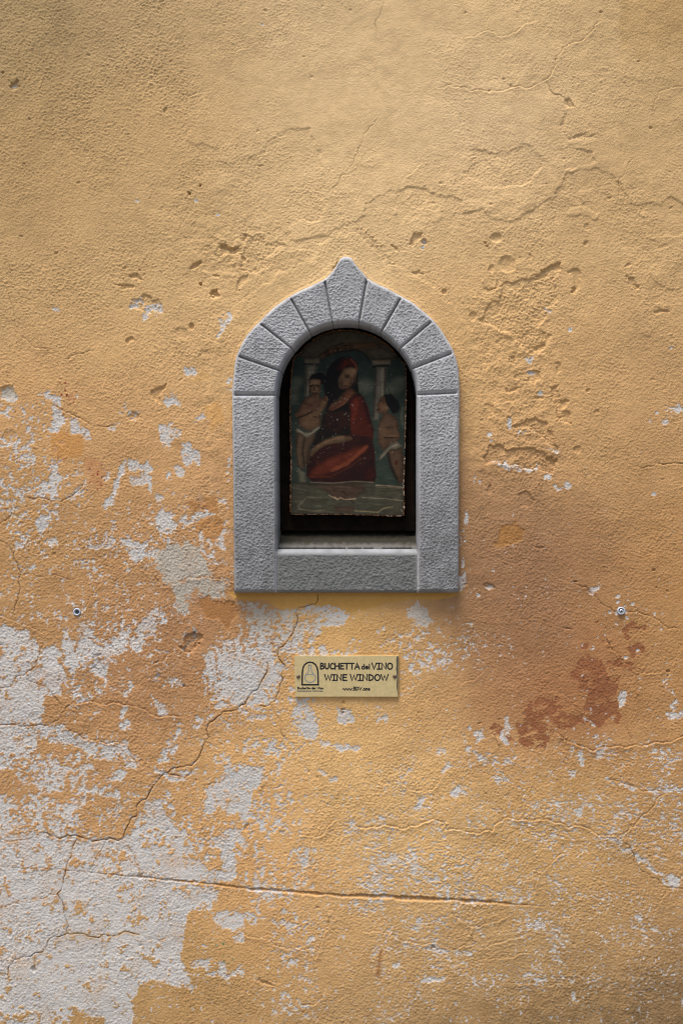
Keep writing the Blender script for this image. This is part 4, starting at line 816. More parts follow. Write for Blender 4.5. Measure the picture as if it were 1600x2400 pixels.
# ------------------------------------------------------------------ the small painting
PO = [(678,940),(681,890),(683,865),(686,842),(694,832),(703,825),(714,812),(727,801),(740,791),(753,784),(766,779),(779,775),(796,773),(813,772.5),(830,774),(846,777),(860,781),(874,786),(886,792),(896,799),(907,807),(917.5,816),(926,826),(933,836),(942,845),(950,853),(952,864),
      (952.5,910),(952,955),(950,1022),(949,1087),(946.5,1134),(948,1173),(947,1209),(920,1210.5),(896,1210),(850,1208),(813.5,1207),(750,1207),(683,1207),(678.5,1199),(680,1130),(681,1065),(679,1022)]
def painting():
    hs = 1.25
    xs = np.arange(672, 958.1, hs); ys = np.arange(768, 1215.1, hs)
    x, y = np.meshgrid(xs, ys)
    jx = x + 1.4 * fbm(x, y, 7, 3, .7, 400); jy = y + 1.4 * fbm(x, y, 7, 3, .7, 401)
    sd = in_poly_sd(jx, jy, PO)
    bx = x + .6 * fbm(x, y, 12, 3, .6, 410); by = y + .6 * fbm(x, y, 12, 3, .6, 411)       # hand wobble
    st = fbm(x * .45, y * 1.2, 9, 3, .65, 420)                                             # brush texture
    c = np.ones(x.shape + (3,))
    def A(*rgb):
        v = lin(rgb); return (v * .92 + .08 * v.mean()) * PK * np.array([1.06, 1.0, .84]) * (.85 if rgb[0] > 2.1 * rgb[1] else (1.15 if rgb[0] > 1.22 * rgb[2] and rgb[0] > 64 else 1.0))
    PK = .80
    sky_ = mixc(np.ones_like(c) * A(27, 39, 37), np.ones_like(c) * A(42, 52, 48), sstep(760, 1000, by))
    c = sky_ * (1 + .25 * st)[..., None]
    def put(m, rgb, k=.22):
        nonlocal c
        c = mixc(c, np.ones_like(c) * A(*rgb) * (1 + k * st)[..., None], m)
    def poly(pts, rgb, soft=1.6, op=1.0, k=.22):
        nonlocal c
        q = in_poly_sd(bx, by, pts); m = sstep(soft, -soft, q) * op
        body = (.55 + .55 * sstep(1, -10, q)) if max(rgb) > 44 else 1.0 + 0 * q            # brushed darker towards the contours
        c = mixc(c, np.ones_like(c) * A(*rgb) * ((1 + k * st) * body)[..., None], m)
    def ell(cx, cy, rx, ry, rgb, rot=0, op=1.0, soft=.25):
        cc, s = math.cos(rot), math.sin(rot); dx, dy = bx - cx, by - cy
        q = np.sqrt(((dx * cc + dy * s) / rx) ** 2 + ((-dx * s + dy * cc) / ry) ** 2); put(sstep(1 + soft, 1 - soft, q) * op, rgb)
    def line(pts, wd, rgb, op=1.0):
        P = np.array(pts, float); d = np.full(x.shape, 1e9)
        if wd < 1.2 and max(rgb) < 60: wd *= 1.5
        for a, b in zip(P[:-1], P[1:]):
            e = b - a; t = np.clip(((bx - a[0]) * e[0] + (by - a[1]) * e[1]) / (e @ e + 1e-9), 0, 1)
            d = np.minimum(d, np.hypot(bx - a[0] - t * e[0], by - a[1] - t * e[1]))
        put(sstep(wd + .9, wd - .9, d) * op, rgb)
    # clouds
    for p in [(700, 892, 13, 9), (690, 905, 12, 10), (935, 892, 14, 9), (920, 910, 22, 12), (855, 905, 18, 16), (690, 930, 10, 16)]:
        ell(*p, (92, 94, 84), op=.5, soft=.8)
    # painted stone arch
    poly(Z3((270,330),(420,180),(560,100),(800,50),(1000,60),(1200,170),(1350,340),(1300,400),(1080,390),(1040,390),(1000,320),(900,285),(780,285),(640,330),(540,370),(500,380),(330,370)), (56, 50, 42))
    poly(Z3((480,350),(620,250),(760,205),(1080,190),(1200,200),(1080,250),(900,280),(760,290),(630,335),(540,370)), (66, 48, 33))
    line(Z3((560,350),(640,320),(760,288),(900,280),(960,300),(1020,370),(1040,420)), 1.3, (14, 14, 12), .9)
    line(Z3((500,340),(620,245),(760,200)), .8, (26, 22, 18), .8); line(Z3((1180,370),(1330,350)), 1.1, (16, 15, 12)); line(Z3((1100,200),(1250,330)), .8, (36, 32, 26), .8)
    poly(Z3((980,280),(1180,240),(1330,330),(1290,380),(1090,380)), (64, 57, 47), op=.7)
    poly(Z3((540,300),(610,265),(620,310),(570,345)), (34, 22, 14), op=.8)
    # lettering on the arch
    DK = (20, 16, 12)
    for q in (Z3((648,270),(690,256),(693,305),(652,318),(648,270)), Z3((745,250),(700,262),(706,312)), Z3((750,238),(800,228),(756,268),(808,262)), Z3((868,228),(826,230),(828,268),(876,264)), Z3((830,249),(862,247))):
        line(q, .75, DK, .95)
    # columns
    poly(Z3((345,430),(475,430),(470,560),(400,640),(390,800),(340,780)), (84, 80, 72)); line(Z3((460,440),(455,560)), 1.2, (46, 42, 38)); line(Z3((360,450),(350,760)), 2, (56, 52, 47), .7); line(Z3((385,640),(375,760)), 1.5, (105, 100, 92), .8)
    poly(Z3((335,375),(500,370),(505,425),(340,425)), (84, 76, 66)); line(Z3((335,432),(500,432)), 1.0, (22, 20, 18))
    poly(Z3((1110,460),(1230,460),(1225,600),(1200,760),(1160,820),(1140,1040),(1075,1040),(1095,800)), (86, 81, 74)); line(Z3((1180,480),(1180,760)), 2.6, (112, 106, 96), .7); line(Z3((1110,480),(1095,760),(1085,1000)), 2, (50, 46, 42), .9); line(Z3((1215,480),(1205,720)), 1.4, (50, 46, 42), .9)
    poly(Z3((1070,390),(1265,385),(1268,435),(1075,440)), (96, 86, 74)); line(Z3((1070,470),(1110,450),(1240,445)), 1.1, (16, 14, 12))
    # central seated figure: veil and hair, robe, lap
    poly(Z3((570,560),(590,470),(650,400),(740,355),(840,360),(900,410),(920,500),(915,640),(930,740),(990,800),(800,1000),(560,1000),(560,800),(540,640)), (17, 15, 13))
    poly(Z3((740,370),(840,358),(900,405),(918,490),(880,460),(800,460),(740,490),(690,510),(700,440)), (62, 26, 18)); line(Z3((840,380),(880,420),(905,480)), 2.2, (98, 52, 36), .7); line(Z3((790,400),(760,470)), 2.5, (84, 28, 18), .7)
    poly(Z3((760,480),(830,465),(890,475),(908,530),(885,600),(850,660),(800,700),(750,705),(710,680),(700,620),(715,560)), (88, 66, 50)); ell(*Z3((850,510))[0], 9, 7, (112, 86, 66), op=.6, soft=.7); ell(*Z3((750,610))[0], 7, 10, (100, 76, 58), op=.6, soft=.7); ell(*Z3((800,560))[0], 6, 4, (48, 34, 26), op=.8, soft=.6)
    line(Z3((905,560),(870,640),(830,690)), 2.2, (34, 25, 20), .8)
    poly(Z3((800,700),(850,690),(900,740),(860,800),(720,900),(600,940),(620,860),(720,800)), (74, 44, 32)); line(Z3((850,740),(760,860),(640,930)), 1.8, (96, 60, 42), .6); line(Z3((760,740),(690,830),(600,910)), 1.6, (56, 48, 34), .6)
    poly(Z3((820,820),(880,760),(960,770),(1020,880),(1060,1040),(1085,1140),(1080,1250),(900,1300),(800,1160),(820,960)), (66, 24, 16)); poly(Z3((830,850),(890,790),(940,830),(930,960),(870,1080),(800,1150),(830,960)), (98, 36, 22), soft=5, op=.8); line(Z3((980,860),(1040,1050)), 4, (40, 16, 12), .7)
    poly(Z3((545,960),(830,930),(840,1180)) + Z4((840,110),(700,95),(560,140),(440,215),(390,280),(430,120),(500,20)), (24, 19, 16), soft=3); poly(Z3((560,960),(830,930),(830,1100),(700,1160),(570,1120)), (36, 20, 15), soft=5)
    poly(Z4((360,520),(370,300),(430,230),(560,150),(800,80),(1060,110),(1095,250),(1100,400),(1115,520),(1095,600),(700,605),(420,598)), (44, 20, 15))
    poly(Z4((430,440),(600,330),(850,240),(1000,190),(1040,210),(1000,280),(860,380),(700,480),(520,540),(380,560),(380,530)), (84, 35, 22), soft=4); line(Z4((640,470),(800,400),(960,260),(1010,215)), 4.2, (108, 54, 34), .65); line(Z4((520,440),(680,360),(840,290)), 1.4, (98, 44, 28), .6); line(Z4((640,530),(820,440),(960,340)), 1.2, (100, 46, 30), .5); line(Z4((480,380),(500,440)), 2.4, (78, 34, 22), .6); line(Z4((400,545),(620,540)), 2, (96, 40, 24), .5)
    poly(Z4((640,560),(900,480),(1095,300),(1100,420),(1020,420),(1115,520),(1095,600),(700,605)), (38, 16, 14), soft=3, op=.85); poly(Z4((1010,440),(1080,440),(1112,520),(1090,590),(960,590)), (52, 18, 15), soft=3, op=.8)
    poly(Z4((400,260),(460,200),(560,140),(700,95),(840,100),(860,140),(760,170),(600,190),(500,240),(420,320),(380,350)), (82, 63, 48)); line(Z4((480,210),(620,140),(760,110)), 2.2, (104, 80, 62), .6); line(Z4((390,330),(370,370),(400,380)), 2, (66, 50, 40)); line(Z4((380,310),(430,340),(400,370)), 1, (30, 22, 18))
    ell(*Z3((738,640))[0], 5, 9, (50, 37, 28), op=.7, soft=.8); ell(*Z3((880,600))[0], 4, 10, (58, 42, 32), op=.6, soft=.8); ell(*Z3((770,690))[0], 8, 3, (48, 34, 26), op=.8, soft=.8)
    line(Z3((775,572),(795,578),(815,572)), .8, (20, 14, 11), .9); line(Z3((772,552),(798,545),(818,556)), .6, (36, 26, 20), .7); line(Z3((850,592),(872,588)), .75, (20, 14, 11), .9)
    line(Z3((834,585),(842,632),(818,644)), .7, (44, 31, 24), .8); line(Z3((770,662),(792,664),(812,668)), .9, (58, 24, 19), .95); line(Z3((776,678),(800,680)), .6, (60, 44, 34), .7)
    # child at the left
    poly(Z3((380,600),(420,540),(520,520),(570,560),(560,640),(510,650),(505,600),(390,640)), (15, 13, 11)); poly(Z3((390,600),(500,595),(512,660),(505,740),(450,775),(405,745),(385,670)), (86, 64, 48)); ell(*Z3((450,620))[0], 11, 5, (108, 84, 64), op=.6, soft=.7)
    line(Z3((400,668),(430,660)), 1.0, (18, 14, 11)); line(Z3((465,660),(495,668)), 1.0, (18, 14, 11)); line(Z3((448,670),(440,715),(465,718)), .9, (46, 34, 26)); line(Z3((430,745),(475,742)), .9, (40, 22, 18)); ell(*Z3((452,715))[0], 3.5, 3, (112, 86, 66), op=.6)
    poly(Z3((420,760),(500,755),(520,800),(580,790),(590,860),(520,960),(520,1030),(500,1110),(380,1150),(280,1100),(270,1020),(240,980),(290,880),(350,790)), (72, 52, 39)); ell(*Z3((400,1060))[0], 20, 16, (92, 70, 53), op=.7, soft=.6)
    line(Z3((255,985),(330,960),(430,920),(470,905)), 4.5, (78, 56, 42)); line(Z3((570,800),(530,880),(490,960),(410,985)), 4.5, (90, 68, 50)); line(Z3((260,1010),(340,985),(420,945)), 1.0, (28, 20, 16)); line(Z3((430,1000),(500,1005)), 1.2, (28, 20, 16)); line(Z3((350,860),(420,880)), 3, (56, 30, 24), .7); ell(*Z3((560,810))[0], 3.5, 6, (64, 26, 20), op=.8)
    poly(Z4((250,60),(300,60),(380,90),(450,30),(460,100),(400,230),(380,380),(330,470),(260,420),(245,240)), (66, 52, 41)); line(Z4((340,110),(320,260),(335,420)), 2.0, (30, 26, 22), .8); line(Z4((290,120),(270,260),(290,400)), 3, (82, 66, 52), .6)
    poly(Z4((240,40),(262,15),(330,55),(400,60),(490,-10),(510,10),(450,60),(390,110),(350,115),(290,70),(250,60)), (112, 106, 94)); line(Z4((280,45),(350,85),(420,70),(490,10)), 1.0, (140, 134, 120), .8)
    for e_ in (415, 480): ell(*Z3((e_,668))[0], 3.0, 1.7, (26, 19, 15), op=.9, soft=.5)
    line(Z3((449,665),(440,712),(462,718)), 1.2, (44, 32, 25), .85); line(Z3((428,746),(476,744)), 1.2, (40, 22, 18), .9); ell(*Z3((398,720))[0], 3.5, 8, (50, 37, 28), op=.7, soft=.7)
    # rocks at the left foot
    poly(Z4((255,440),(350,510),(360,560),(390,640),(280,620),(270,540)), (78, 76, 66)); poly(Z4((260,445),(350,505),(345,530),(280,500)), (100, 96, 84))
    # figure at the right, seen from the side
    poly(Z3((1190,760),(1270,750),(1350,830),(1370,900),(1340,960),(1290,970),(1250,900),(1210,880),(1200,800)), (14, 12, 11)); poly(Z3((1200,780),(1215,840),(1245,900),(1225,960),(1160,960),(1115,940),(1130,905),(1115,860),(1150,830),(1160,790)), (86, 62, 46)); line(Z3((1145,835),(1165,825)), .8, (20, 14, 12)); line(Z3((1118,925),(1150,920)), .9, (46, 22, 18)); ell(*Z3((1185,830))[0], 3, 7, (56, 30, 22), op=.7); ell(*Z3((1228,905))[0], 3, 4, (98, 72, 54), op=.8)
    poly(Z3((1190,960),(1260,960),(1330,1010),(1360,1100),(1350,1180),(1130,1180),(1150,1060)), (70, 52, 40))
    poly(Z4((1135,60),(1180,0),(1330,0),(1380,100),(1340,170),(1230,230),(1190,260),(1130,180)), (70, 52, 40)); ell(*Z4((1180,60))[0], 9, 17, (92, 70, 54), op=.6, soft=.6); line(Z4((1200,50),(1180,90),(1230,110),(1340,95)), 3.2, (84, 63, 48)); line(Z4((1200,120),(1330,115)), 1, (26, 20, 16)); line(Z4((1310,10),(1350,90)), 3.2, (78, 58, 44))
    poly(Z4((1230,240),(1330,240),(1390,220),(1410,420),(1400,600),(1360,620),(1300,500),(1250,380)), (66, 50, 39)); line(Z4((1240,300),(1270,430),(1330,560)), 3.5, (32, 26, 22), .85); ell(*Z4((1330,390))[0], 4, 6, (68, 26, 22), op=.8)
    poly(Z4((1140,330),(1200,260),(1270,180),(1340,160),(1390,210),(1330,240),(1260,250),(1190,330),(1150,365)), (98, 92, 82)); line(Z4((1170,330),(1260,230),(1340,190)), 1.0, (128, 120, 108), .7)
    line(Z3((1400,900),(1380,1000),(1400,1080)), 3.0, (74, 78, 68), .6)
    # water in the foreground
    poly(Z4((180,600),(400,600),(700,608),(1100,600),(1100,620),(1420,640),(1430,980),(170,980)), (57, 56, 48), soft=3)
    poly(Z4((450,640),(560,690),(660,780),(850,790),(990,700),(1000,640),(900,610),(480,615)), (64, 44, 36), op=.7, soft=6); poly(Z4((660,860),(880,860),(860,920),(680,920)), (66, 40, 32), op=.6, soft=5)
    for p, wd, cl, op in [((((400,600),(640,612),(880,590),(1080,602))), .9, (112,104,92), .8), (((1110,632),(1250,640),(1410,655)), 1.1, (124,114,98), .9), (((1110,650),(1400,664)), .8, (100,92,80), .8), (((960,765),(1200,778),(1400,800)), .8, (120,112,98), .8), (((360,760),(520,770)), .7, (112,106,92), .8), (((240,805),(320,802)), .6, (104,98,86), .7),
                          (((600,740),(690,785),(720,775)), .8, (140,122,104), .8), (((660,760),(700,788)), .9, (150,126,108), .9), (((720,765),(770,788),(890,780)), .8, (150,126,106), .9), (((880,910),(1060,920),(1130,925),(1200,880)), 1.0, (126,112,84), .8), (((280,890),(420,910),(560,908)), .9, (112,102,78), .8), (((560,915),(660,925)), .7, (96,92,80), .7), (((350,780),(270,860),(290,890)), 2.2, (84,82,72), .8), (((190,655),(300,680),(370,690)), .7, (96,94,84), .6), (((190,690),(330,715)), .6, (92,90,80), .6), (((1200,880),(1300,865)), .7, (140,122,84), .7), (((660,650),(860,655)), .6, (90,84,74), .6), (((420,850),(520,865)), .6, (100,98,84), .6), (((960,800),(1060,790)), .6, (96,92,82), .6), (((740,700),(785,722)), .9, (22,20,18), .8), (((840,800),(870,825)), .9, (22,20,18), .8), (((1380,900),(1395,920)), 1, (130,126,110), .8)]:
        line(Z4(*p), wd, cl, op)
    for _ in range(1):                                                                     # blended wet paint
        c[1:-1, 1:-1] = .4 * c[1:-1, 1:-1] + .15 * (c[:-2, 1:-1] + c[2:, 1:-1] + c[1:-1, :-2] + c[1:-1, 2:])
    c *= (1 + .22 * fbm(x, y, 26, 3, .6, 436))[..., None]
    # long smeared strokes on the water, small pale specks, worn edge
    ws = fbm(x * .16, y * 1.1, 9, 3, .6, 430) * sstep(1125, 1140, by); c *= (1 + .28 * ws)[..., None]
    c *= (1 + .12 * fbm(x, y, 60, 3, .6, 433))[..., None]
    r2 = np.random.default_rng(5)
    for k in range(150):
        cx, cy = r2.normal(800, 62), r2.normal(965, 72)
        if r2.random() < .3: cx, cy = r2.uniform(690, 945), r2.uniform(800, 1110)
        if cy > 1120 or cy < 790: continue
        q = ((x - cx) / r2.uniform(.5, .95)) ** 2 + ((y - cy) / r2.uniform(.5, 1.4)) ** 2
        c = mixc(c, np.ones_like(c) * lin((170, 166, 158)), np.exp(-q) * r2.uniform(.1, .6))
    edge = sstep(-3.2, -.8, sd + .8 * st)
    er = rank(fbm(x, y, 8, 2, .7, 440))
    c = mixc(c, np.ones_like(c) * lin((150, 92, 46)) * .75, edge * (er > .3))
    c = mixc(c, np.ones_like(c) * lin((214, 204, 186)), edge * (er > .68) * sstep(830, 1000, y) * .55 * (.35 + .65 * (x > 900)))
    c = np.clip(c, .004, .7)
    hb = (.10 * st + .16 * fbm(x, y, 5, 2, .6, 450)) / 1000
    edge_drop = .0012 * sstep(-3, 1, sd)
    yy = .028 - hb * .9 + edge_drop + (y - 772) / 435 * -.004
    p = P3(x, y, yy)
    f = grid_faces(*x.shape, True)
    keep = sd.reshape(-1)[f].max(1) < .6
    f = f[keep]
    used = np.zeros(x.size, bool); used[f.ravel()] = True; rm = np.cumsum(used) - 1
    f = rm[f]; V = p.reshape(-1, 3)[used]; Cv = c.reshape(-1, 3)[used]
    # thickness: boundary edges extruded back to a flat rear face
    ed = {}
    for a, b in np.concatenate([f[:, [0, 1]], f[:, [1, 2]], f[:, [2, 3]], f[:, [3, 0]]]).tolist():
        k = (a, b) if a < b else (b, a); ed[k] = None if k in ed else (a, b)
    bd = [e for e in ed.values() if e]
    ids = sorted({v for e in bd for v in e}); mp = {v: len(V) + i for i, v in enumerate(ids)}
    back = V[ids].copy(); back[:, 1] = .0365
    side = np.array([(b, a, mp[a], mp[b]) for a, b in bd])
    V2 = np.concatenate([V, back]); C2 = np.concatenate([Cv, np.ones((len(ids), 3)) * lin((90, 62, 36)) * .5])
    m = node_mat('old_oil_paint', attr='paint', rough=.75, var=(1500, 2, .12), bump=(700, .0003, .35), spec=.10)
    o = mesh_np('painted_panel', V2, np.concatenate([f, side]), m, None, C2)
    if o.data.polygons[len(f) // 2].normal.y > 0: o.data.flip_normals()
    tag(o, 'dark worn painting of a seated figure in red between two children, in the niche', 'painting')
painting()

# ------------------------------------------------------------------ brass plaque
plaque = empty('plaque', P3(np.array(811.), np.array(1633.), np.array(0.)))
tag(plaque, 'tan metal name plaque with black lettering screwed to the wall below the niche', 'plaque')
PF = -.0062                                       # front face of the plate
POFF = np.array(plaque.location)
def wobble_edge(a, b, n, amp, seed):
    r = np.random.default_rng(seed); a = np.array(a); b = np.array(b); d = b - a; nn = np.array([-d[1], d[0]]) / np.hypot(*d)
    return [tuple(a + d * t + nn * r.uniform(-amp, amp)) for t in np.linspace(0, 1, n, endpoint=False)]
TL, TR, BR, BL_ = ZP((106, 95), (1424, 92), (1421, 611), (117, 611))
PLO = wobble_edge(TL, TR, 18, .15, 1) + wobble_edge(TR, BR, 14, .25, 2) + wobble_edge(BR, BL_, 18, .15, 3) + wobble_edge(BL_, TL, 14, .15, 4)
M_BRASS = node_mat('tan_brass_paint', base=tuple(lin((204, 183, 132)) / KALB), rough=.42, metal=.2, var=(160, 6, .16), bump=(1800, .0001, .3), spec=.5)
M_INK = node_mat('black_enamel', base=(.012, .012, .013), rough=.5, var=(300, 2, .2))
M_GREYINK = node_mat('grey_enamel', base=(.21, .22, .23), rough=.55, var=(500, 2, .15))
M_WORNINK = node_mat('worn_ink', base=(.12, .115, .10), rough=.6, var=(2200, 2, .7))
slab('plate', PLO, PF, .003, M_BRASS, plaque, POFF, bev=.0005)
# chipped dark right margin
cm = ZP((1400,100),(1421,100),(1419,320),(1417,600),(1404,520),(1398,470),(1406,400),(1402,330),(1392,260),(1398,200),(1394,150))
m_chip = node_mat('bare_tarnished_edge', base=(.07, .065, .045), rough=.7, var=(500, 3, .6))
slab('worn_edge', cm, PF - .00012, PF + .0004, m_chip, plaque, POFF)

def ribbon(strokes, wd, y, mat, name, parent, off, closed=False):
    """strokes: polylines in photo pixels, drawn as flat rounded ink strokes"""
    V, Fc = [], []
    for k, st in enumerate(strokes):
        P = np.array(st, float); n = len(P)
        keep = [0] + [i for i in range(1, n) if np.hypot(*(P[i] - P[i - 1])) > 1e-4]; P = P[keep]; n = len(P)
        if n < 2: continue
        d = np.diff(P, axis=0); d /= np.hypot(*d.T)[:, None]
        L, Rr = [], []
        for i in range(n):
            a = d[max(i - 1, 0)]; b = d[min(i, n - 2)]
            na = np.array([-a[1], a[0]]); nb_ = np.array([-b[1], b[0]]); m = na + nb_; mm = np.hypot(*m)
            m = na if mm < .3 else m / mm
            sc = 1 / max(m @ na, .6)
            L.append(P[i] + m * wd * sc); Rr.append(P[i] - m * wd * sc)
        yy = y - .00002 * (k % 6)
        cap0 = [P[0] - d[0] * wd * math.sin(t) + np.array([-d[0][1], d[0][0]]) * wd * math.cos(t) for t in np.linspace(.6, math.pi - .6, 4)]
        cap1 = [P[-1] + d[-1] * wd * math.sin(t) - np.array([-d[-1][1], d[-1][0]]) * wd * math.cos(t) for t in np.linspace(.6, math.pi - .6, 4)]
        base = len(V)
        pts = L + Rr + cap0 + cap1
        for q in pts: V.append((q[0], q[1], yy))
        for i in range(n - 1): Fc.append((base + i, base + i + 1, base + n + i + 1, base + n + i))
        Fc.append((base, base + 2 * n, base + 2 * n + 1, base + 2 * n + 2, base + 2 * n + 3, base + n))
        Fc.append((base + n - 1, base + 2 * n - 1, base + 2 * n + 4, base + 2 * n + 5, base + 2 * n + 6, base + 2 * n + 7))
    V = np.array(V); co = P3(V[:, 0], V[:, 1], V[:, 2]) - off
    o = mesh_np(name, co, Fc, mat, parent, smooth=False)
    import bmesh
    bm = bmesh.new(); bm.from_mesh(o.data)
    for f in bm.faces:
        f.normal_update()
        if f.normal.y > 0: f.normal_flip()
    bm.to_mesh(o.data); bm.free()
    return o
def arc(cx, cy, rx, ry, a0, a1, n=9):
    return [(cx + rx * math.cos(math.radians(a)), cy + ry * math.sin(math.radians(a))) for a in np.linspace(a0, a1, n)]
# hand-lettered alphabet, y up, cap height 1
GL = {
 'B': (.62, [[(.06,0),(.08,1.0)], [(.08,.97),(.35,.95),(.5,.84),(.46,.68),(.3,.56),(.1,.52)], [(.12,.53),(.4,.5),(.58,.36),(.56,.18),(.38,.05),(.06,.02)]]),
 'U': (.72, [[(.08,.98),(.07,.45),(.14,.16),(.34,.02),(.54,.14),(.62,.42),(.64,.98)]]),
 'C': (.66, [[(.6,.84),(.46,.96),(.28,.92),(.11,.68),(.07,.4),(.16,.12),(.36,.02),(.6,.12)]]),
 'H': (.74, [[(.08,.98),(.07,.0)], [(.66,.98),(.66,0)], [(.07,.5),(.66,.52)]]),
 'E': (.62, [[(.58,.96),(.1,.95),(.09,.5),(.08,.03),(.58,.03)], [(.09,.52),(.52,.53)]]),
 'T': (.72, [[(.02,.96),(.7,.97)], [(.36,.96),(.34,0)]]),
 'A': (.74, [[(.03,0),(.36,.98),(.72,0)], [(.14,.34),(.62,.36)]]),
 'V': (.70, [[(.03,.98),(.32,.02),(.67,.98)]]),
 'I': (.50, [[(.04,.95),(.46,.95)], [(.25,.95),(.25,.03)], [(.03,.03),(.47,.03)]]),
 'N': (.78, [[(.08,0),(.09,.98),(.66,.04),(.68,.98)]]),
 'O': (.80, [arc(.4, .49, .35, .48, 90, 450, 17)]),
 'W': (1.02, [[(.03,.98),(.26,.02),(.51,.86),(.74,.02),(.99,.98)]]),
 'D': (.74, [[(.09,.0),(.09,.97),(.38,.9),(.62,.68),(.66,.42),(.5,.14),(.09,.01)]]),
 'd': (.56, [[(.48,1.0),(.47,.0)], arc(.26, .29, .2, .29, 50, 310, 10)]),
 'e': (.56, [[(.08,.3),(.48,.36),(.42,.54),(.24,.6),(.09,.46),(.07,.2),(.24,.0),(.48,.1)]]),
 'l': (.22, [[(.1,1.0),(.1,.0)]]),
 'w': (.76, [[(.03,.58),(.2,.02),(.38,.52),(.56,.02),(.74,.58)]]),
 '.': (.24, [[(.1,.04),(.13,.04)]]),
 'o': (.58, [arc(.28, .29, .22, .29, 90, 450, 11)]),
 'n': (.56, [[(.08,.58),(.08,0)], [(.08,.36),(.24,.57),(.42,.54),(.47,.3),(.47,0)]]),
 'u': (.56, [[(.07,.58),(.08,.2),(.2,.02),(.36,.06),(.46,.24)], [(.46,.58),(.47,0)]]),
 'c': (.5, [[(.44,.48),(.28,.58),(.1,.42),(.08,.18),(.24,.01),(.46,.1)]]),
 'h': (.56, [[(.08,1.0),(.08,0)], [(.08,.36),(.24,.57),(.42,.54),(.47,.3),(.47,0)]]),
 't': (.44, [[(.2,.86),(.2,.0)], [(.03,.58),(.4,.58)]]),
 'i': (.22, [[(.1,.56),(.1,0)], [(.1,.80),(.1,.83)]]),
 's': (.46, [[(.4,.5),(.22,.58),(.08,.44),(.36,.22),(.3,.04),(.06,.06)]]),
 'a': (.54, [arc(.25, .28, .19, .28, 50, 310, 10), [(.45,.56),(.46,0)]]),
 'z': (.5, [[(.06,.56),(.42,.56),(.07,.03),(.45,.03)]]),
 'r': (.42, [[(.08,.58),(.08,0)], [(.08,.34),(.2,.54),(.38,.54)]]),
 ' ': (.36, []),
}
def layout(text, x0, x1, ytop, ybot):
    """fit a line of lettering between x0..x1 (plaque survey units), capitals ytop..ybot"""
    H = ybot - ytop; adv = sum(GL[c][0] for c in text) + .07 * (len(text) - 1)
    kx = (x1 - x0) / adv; out = []; pen = x0
    for c in text:
        wdt, sts = GL[c]
        for s in sts:
            out.append(ZP(*[(pen + a * kx, ybot - b * H) for a, b in s]))
        pen += (wdt + .07) * kx
    return out
INK = PF - .00012
u_ = .18495
ribbon(layout('BUCHETTA', 433, 932, 185, 260), 8.4 * u_, INK, M_INK, 'lettering', plaque, POFF)
ribbon(layout('del', 955, 1065, 198, 260), 7.2 * u_, INK, M_INK, 'lettering', plaque, POFF)
ribbon(layout('VINO', 1085, 1352, 183, 262), 8.4 * u_, INK, M_INK, 'lettering', plaque, POFF)
ribbon(layout('WINE', 488, 772, 328, 405), 8.4 * u_, INK, M_INK, 'lettering', plaque, POFF)
ribbon(layout('WINDOW', 812, 1295, 328, 406), 8.4 * u_, INK, M_INK, 'lettering', plaque, POFF)
ribbon(layout('www.BDV.one', 720, 1064, 486, 530), 5.2 * u_, INK, M_INK, 'lettering', plaque, POFF)
ribbon(layout('Buchette del Vino', 146, 472, 487, 514), 4.0 * u_, INK, M_INK, 'lettering', plaque, POFF)
ribbon(layout('Associazione Culturale', 140, 468, 525, 546), 2.4 * u_, INK, M_WORNINK, 'lettering', plaque, POFF)
arch = ZP(*([(205, 459), (206, 380), (208, 300), (216, 245), (236, 205), (268, 181), (303, 173), (340, 180), (372, 202), (394, 240), (404, 290), (408, 380), (408, 459)]))
emb = ribbon([arch, ZP((200, 459), (412, 459))], 9.6 * u_, INK, M_INK, 'emblem', plaque, POFF)
bottle = ZP((287,210),(289,262),(284,292),(262,324),(242,350),(238,378),(250,404),(278,424),(304,434),(332,426),(362,404),(378,376),(372,348),(348,320),(326,296),(318,262),(316,210),(287,210))
ribbon([bottle, ZP((274,329),(340,329))], 6.2 * u_, INK, M_GREYINK, 'bottle_mark', emb, POFF)

def lathe(name, prof, cx, cy, y_off, mat, parent=None, off=(0, 0, 0), seg=28, smooth=True):
    """prof: list of (radius m, y m); axis along Y through photo point cx, cy"""
    c = P3(np.array(float(cx)), np.array(float(cy)), np.array(float(y_off)))
    V = []; Fc = []
    for r, y in prof:
        for k in range(seg):
            a = 2 * math.pi * k / seg; V.append((c[0] + r * math.cos(a) - off[0], y - off[1], c[2] + r * math.sin(a) - off[2]))
    for i in range(len(prof) - 1):
        for k in range(seg):
            k2 = (k + 1) % seg; Fc.append((i * seg + k, i * seg + k2, (i + 1) * seg + k2, (i + 1) * seg + k))
    if prof[0][0] > 1e-5: pass
    if prof[-1][0] < prof[0][0] and prof[-1][0] > 0: Fc.append(tuple((len(prof) - 1) * seg + k for k in range(seg)))
    return mesh_np(name, V, Fc, mat, parent, smooth=smooth)
M_SCREW = node_mat('tarnished_brass_screw', base=(.20, .145, .095), rough=.45, metal=.4, var=(900, 2, .3))
M_SLOT = node_mat('slot_dirt', base=(.012, .01, .008), rough=.9, var=(900, 2, .2))
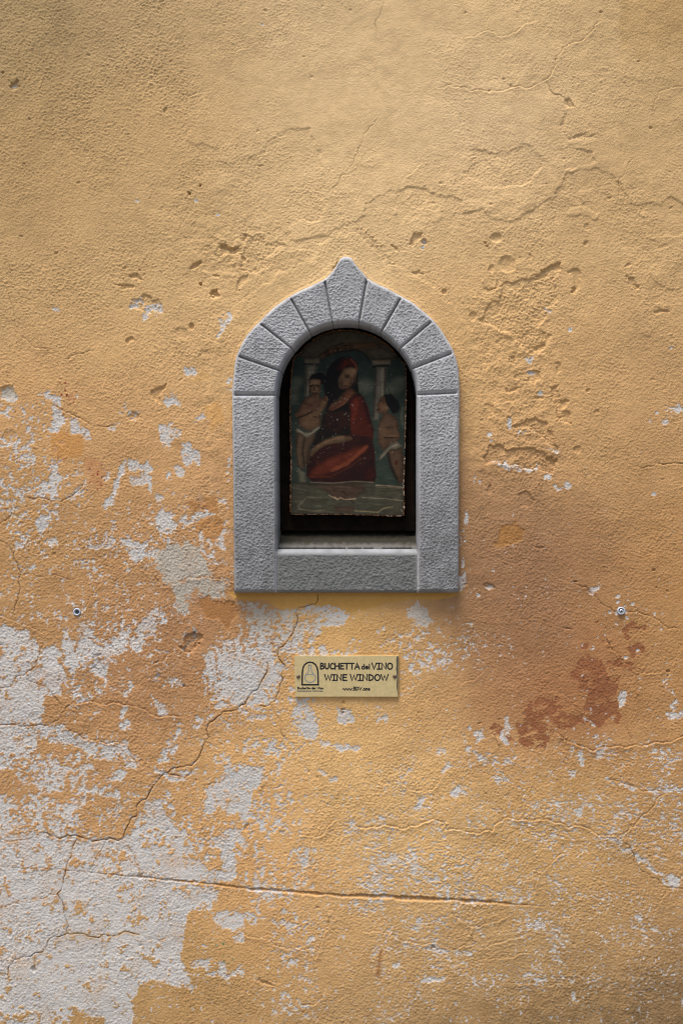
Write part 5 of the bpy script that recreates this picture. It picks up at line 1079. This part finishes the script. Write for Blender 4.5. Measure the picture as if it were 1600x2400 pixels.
for (sx, sy), ang_ in ((ZP((157, 355))[0], 52), (ZP((1376, 353))[0], -40)):
    r = 4.7 * S
    sc = lathe('screw', [(r, PF + .0002), (r, PF - .0007), (r * .8, PF - .0016), (r * .45, PF - .0021), (.00002, PF - .0022)], sx, sy, PF, M_SCREW, plaque, POFF)
    a = math.radians(ang_); dx, dy = math.cos(a) * 3.9, -math.sin(a) * 3.9; nx_, ny_ = -dy / 3.9 * .75, dx / 3.9 * .75
    q = [(sx - dx + nx_, sy - dy + ny_), (sx + dx + nx_, sy + dy + ny_), (sx + dx - nx_, sy + dy - ny_), (sx - dx - nx_, sy - dy - ny_)]
    slab('slot', q, PF - .00235, PF - .0006, M_SLOT, sc, POFF)

# ------------------------------------------------------------------ wall plugs and the loose screw
M_NYLON = node_mat('grey_nylon', base=tuple(lin((178, 184, 194)) / KALB), rough=.45, var=(400, 2, .08), spec=.4)
M_STEEL = node_mat('zinc_steel', base=(.62, .65, .68), rough=.28, metal=.9, var=(800, 2, .1))
def plug(cx, cy, R0, r0, label):
    R0 *= S; r0 *= S
    o = lathe('wall_plug', [(R0 * .92, .004), (R0 * .97, -.0014), (R0 * .9, -.0026), (R0 * .74, -.0032), (R0 * .62, -.0028), (r0 * 1.06, -.0012), (r0, .001), (r0, .0085)], cx, cy, 0, M_NYLON)
    tag(o, label, 'wall plug', 'grey wall plugs left in the plaster')
    return o
plug(181.5, 1434, 9.4, 4.7, 'empty grey plastic wall plug with open hole in the orange plaster at left')
plug(1454, 1431.5, 9.8, 6.2, 'grey plastic wall plug holding a cross-head screw in the plaster at right')
r = 6.0 * S
scr = lathe('cross_screw', [(r, .0035), (r, -.0016), (r * .86, -.0028), (r * .5, -.0033), (.00002, -.0034)], 1454.8, 1433, 0, M_STEEL)
tag(scr, 'shiny steel cross-head screw sitting in the right wall plug', 'screw')
M_REC = node_mat('recess_shadow_steel', base=(.03, .03, .032), rough=.6, metal=.3, var=(900, 2, .2))
for ang_ in (20, 110):
    a = math.radians(ang_); dx, dy = math.cos(a) * 3.6, math.sin(a) * 3.6; nx_, ny_ = -dy / 3.6 * .85, dx / 3.6 * .85
    q = [(1454.8 - dx + nx_, 1433 - dy + ny_), (1454.8 + dx + nx_, 1433 + dy + ny_), (1454.8 + dx - nx_, 1433 + dy - ny_), (1454.8 - dx - nx_, 1433 - dy - ny_)]
    slab('cross_slot', q, -.00355 - (.00004 if ang_ > 50 else 0), -.0015, M_REC, scr)
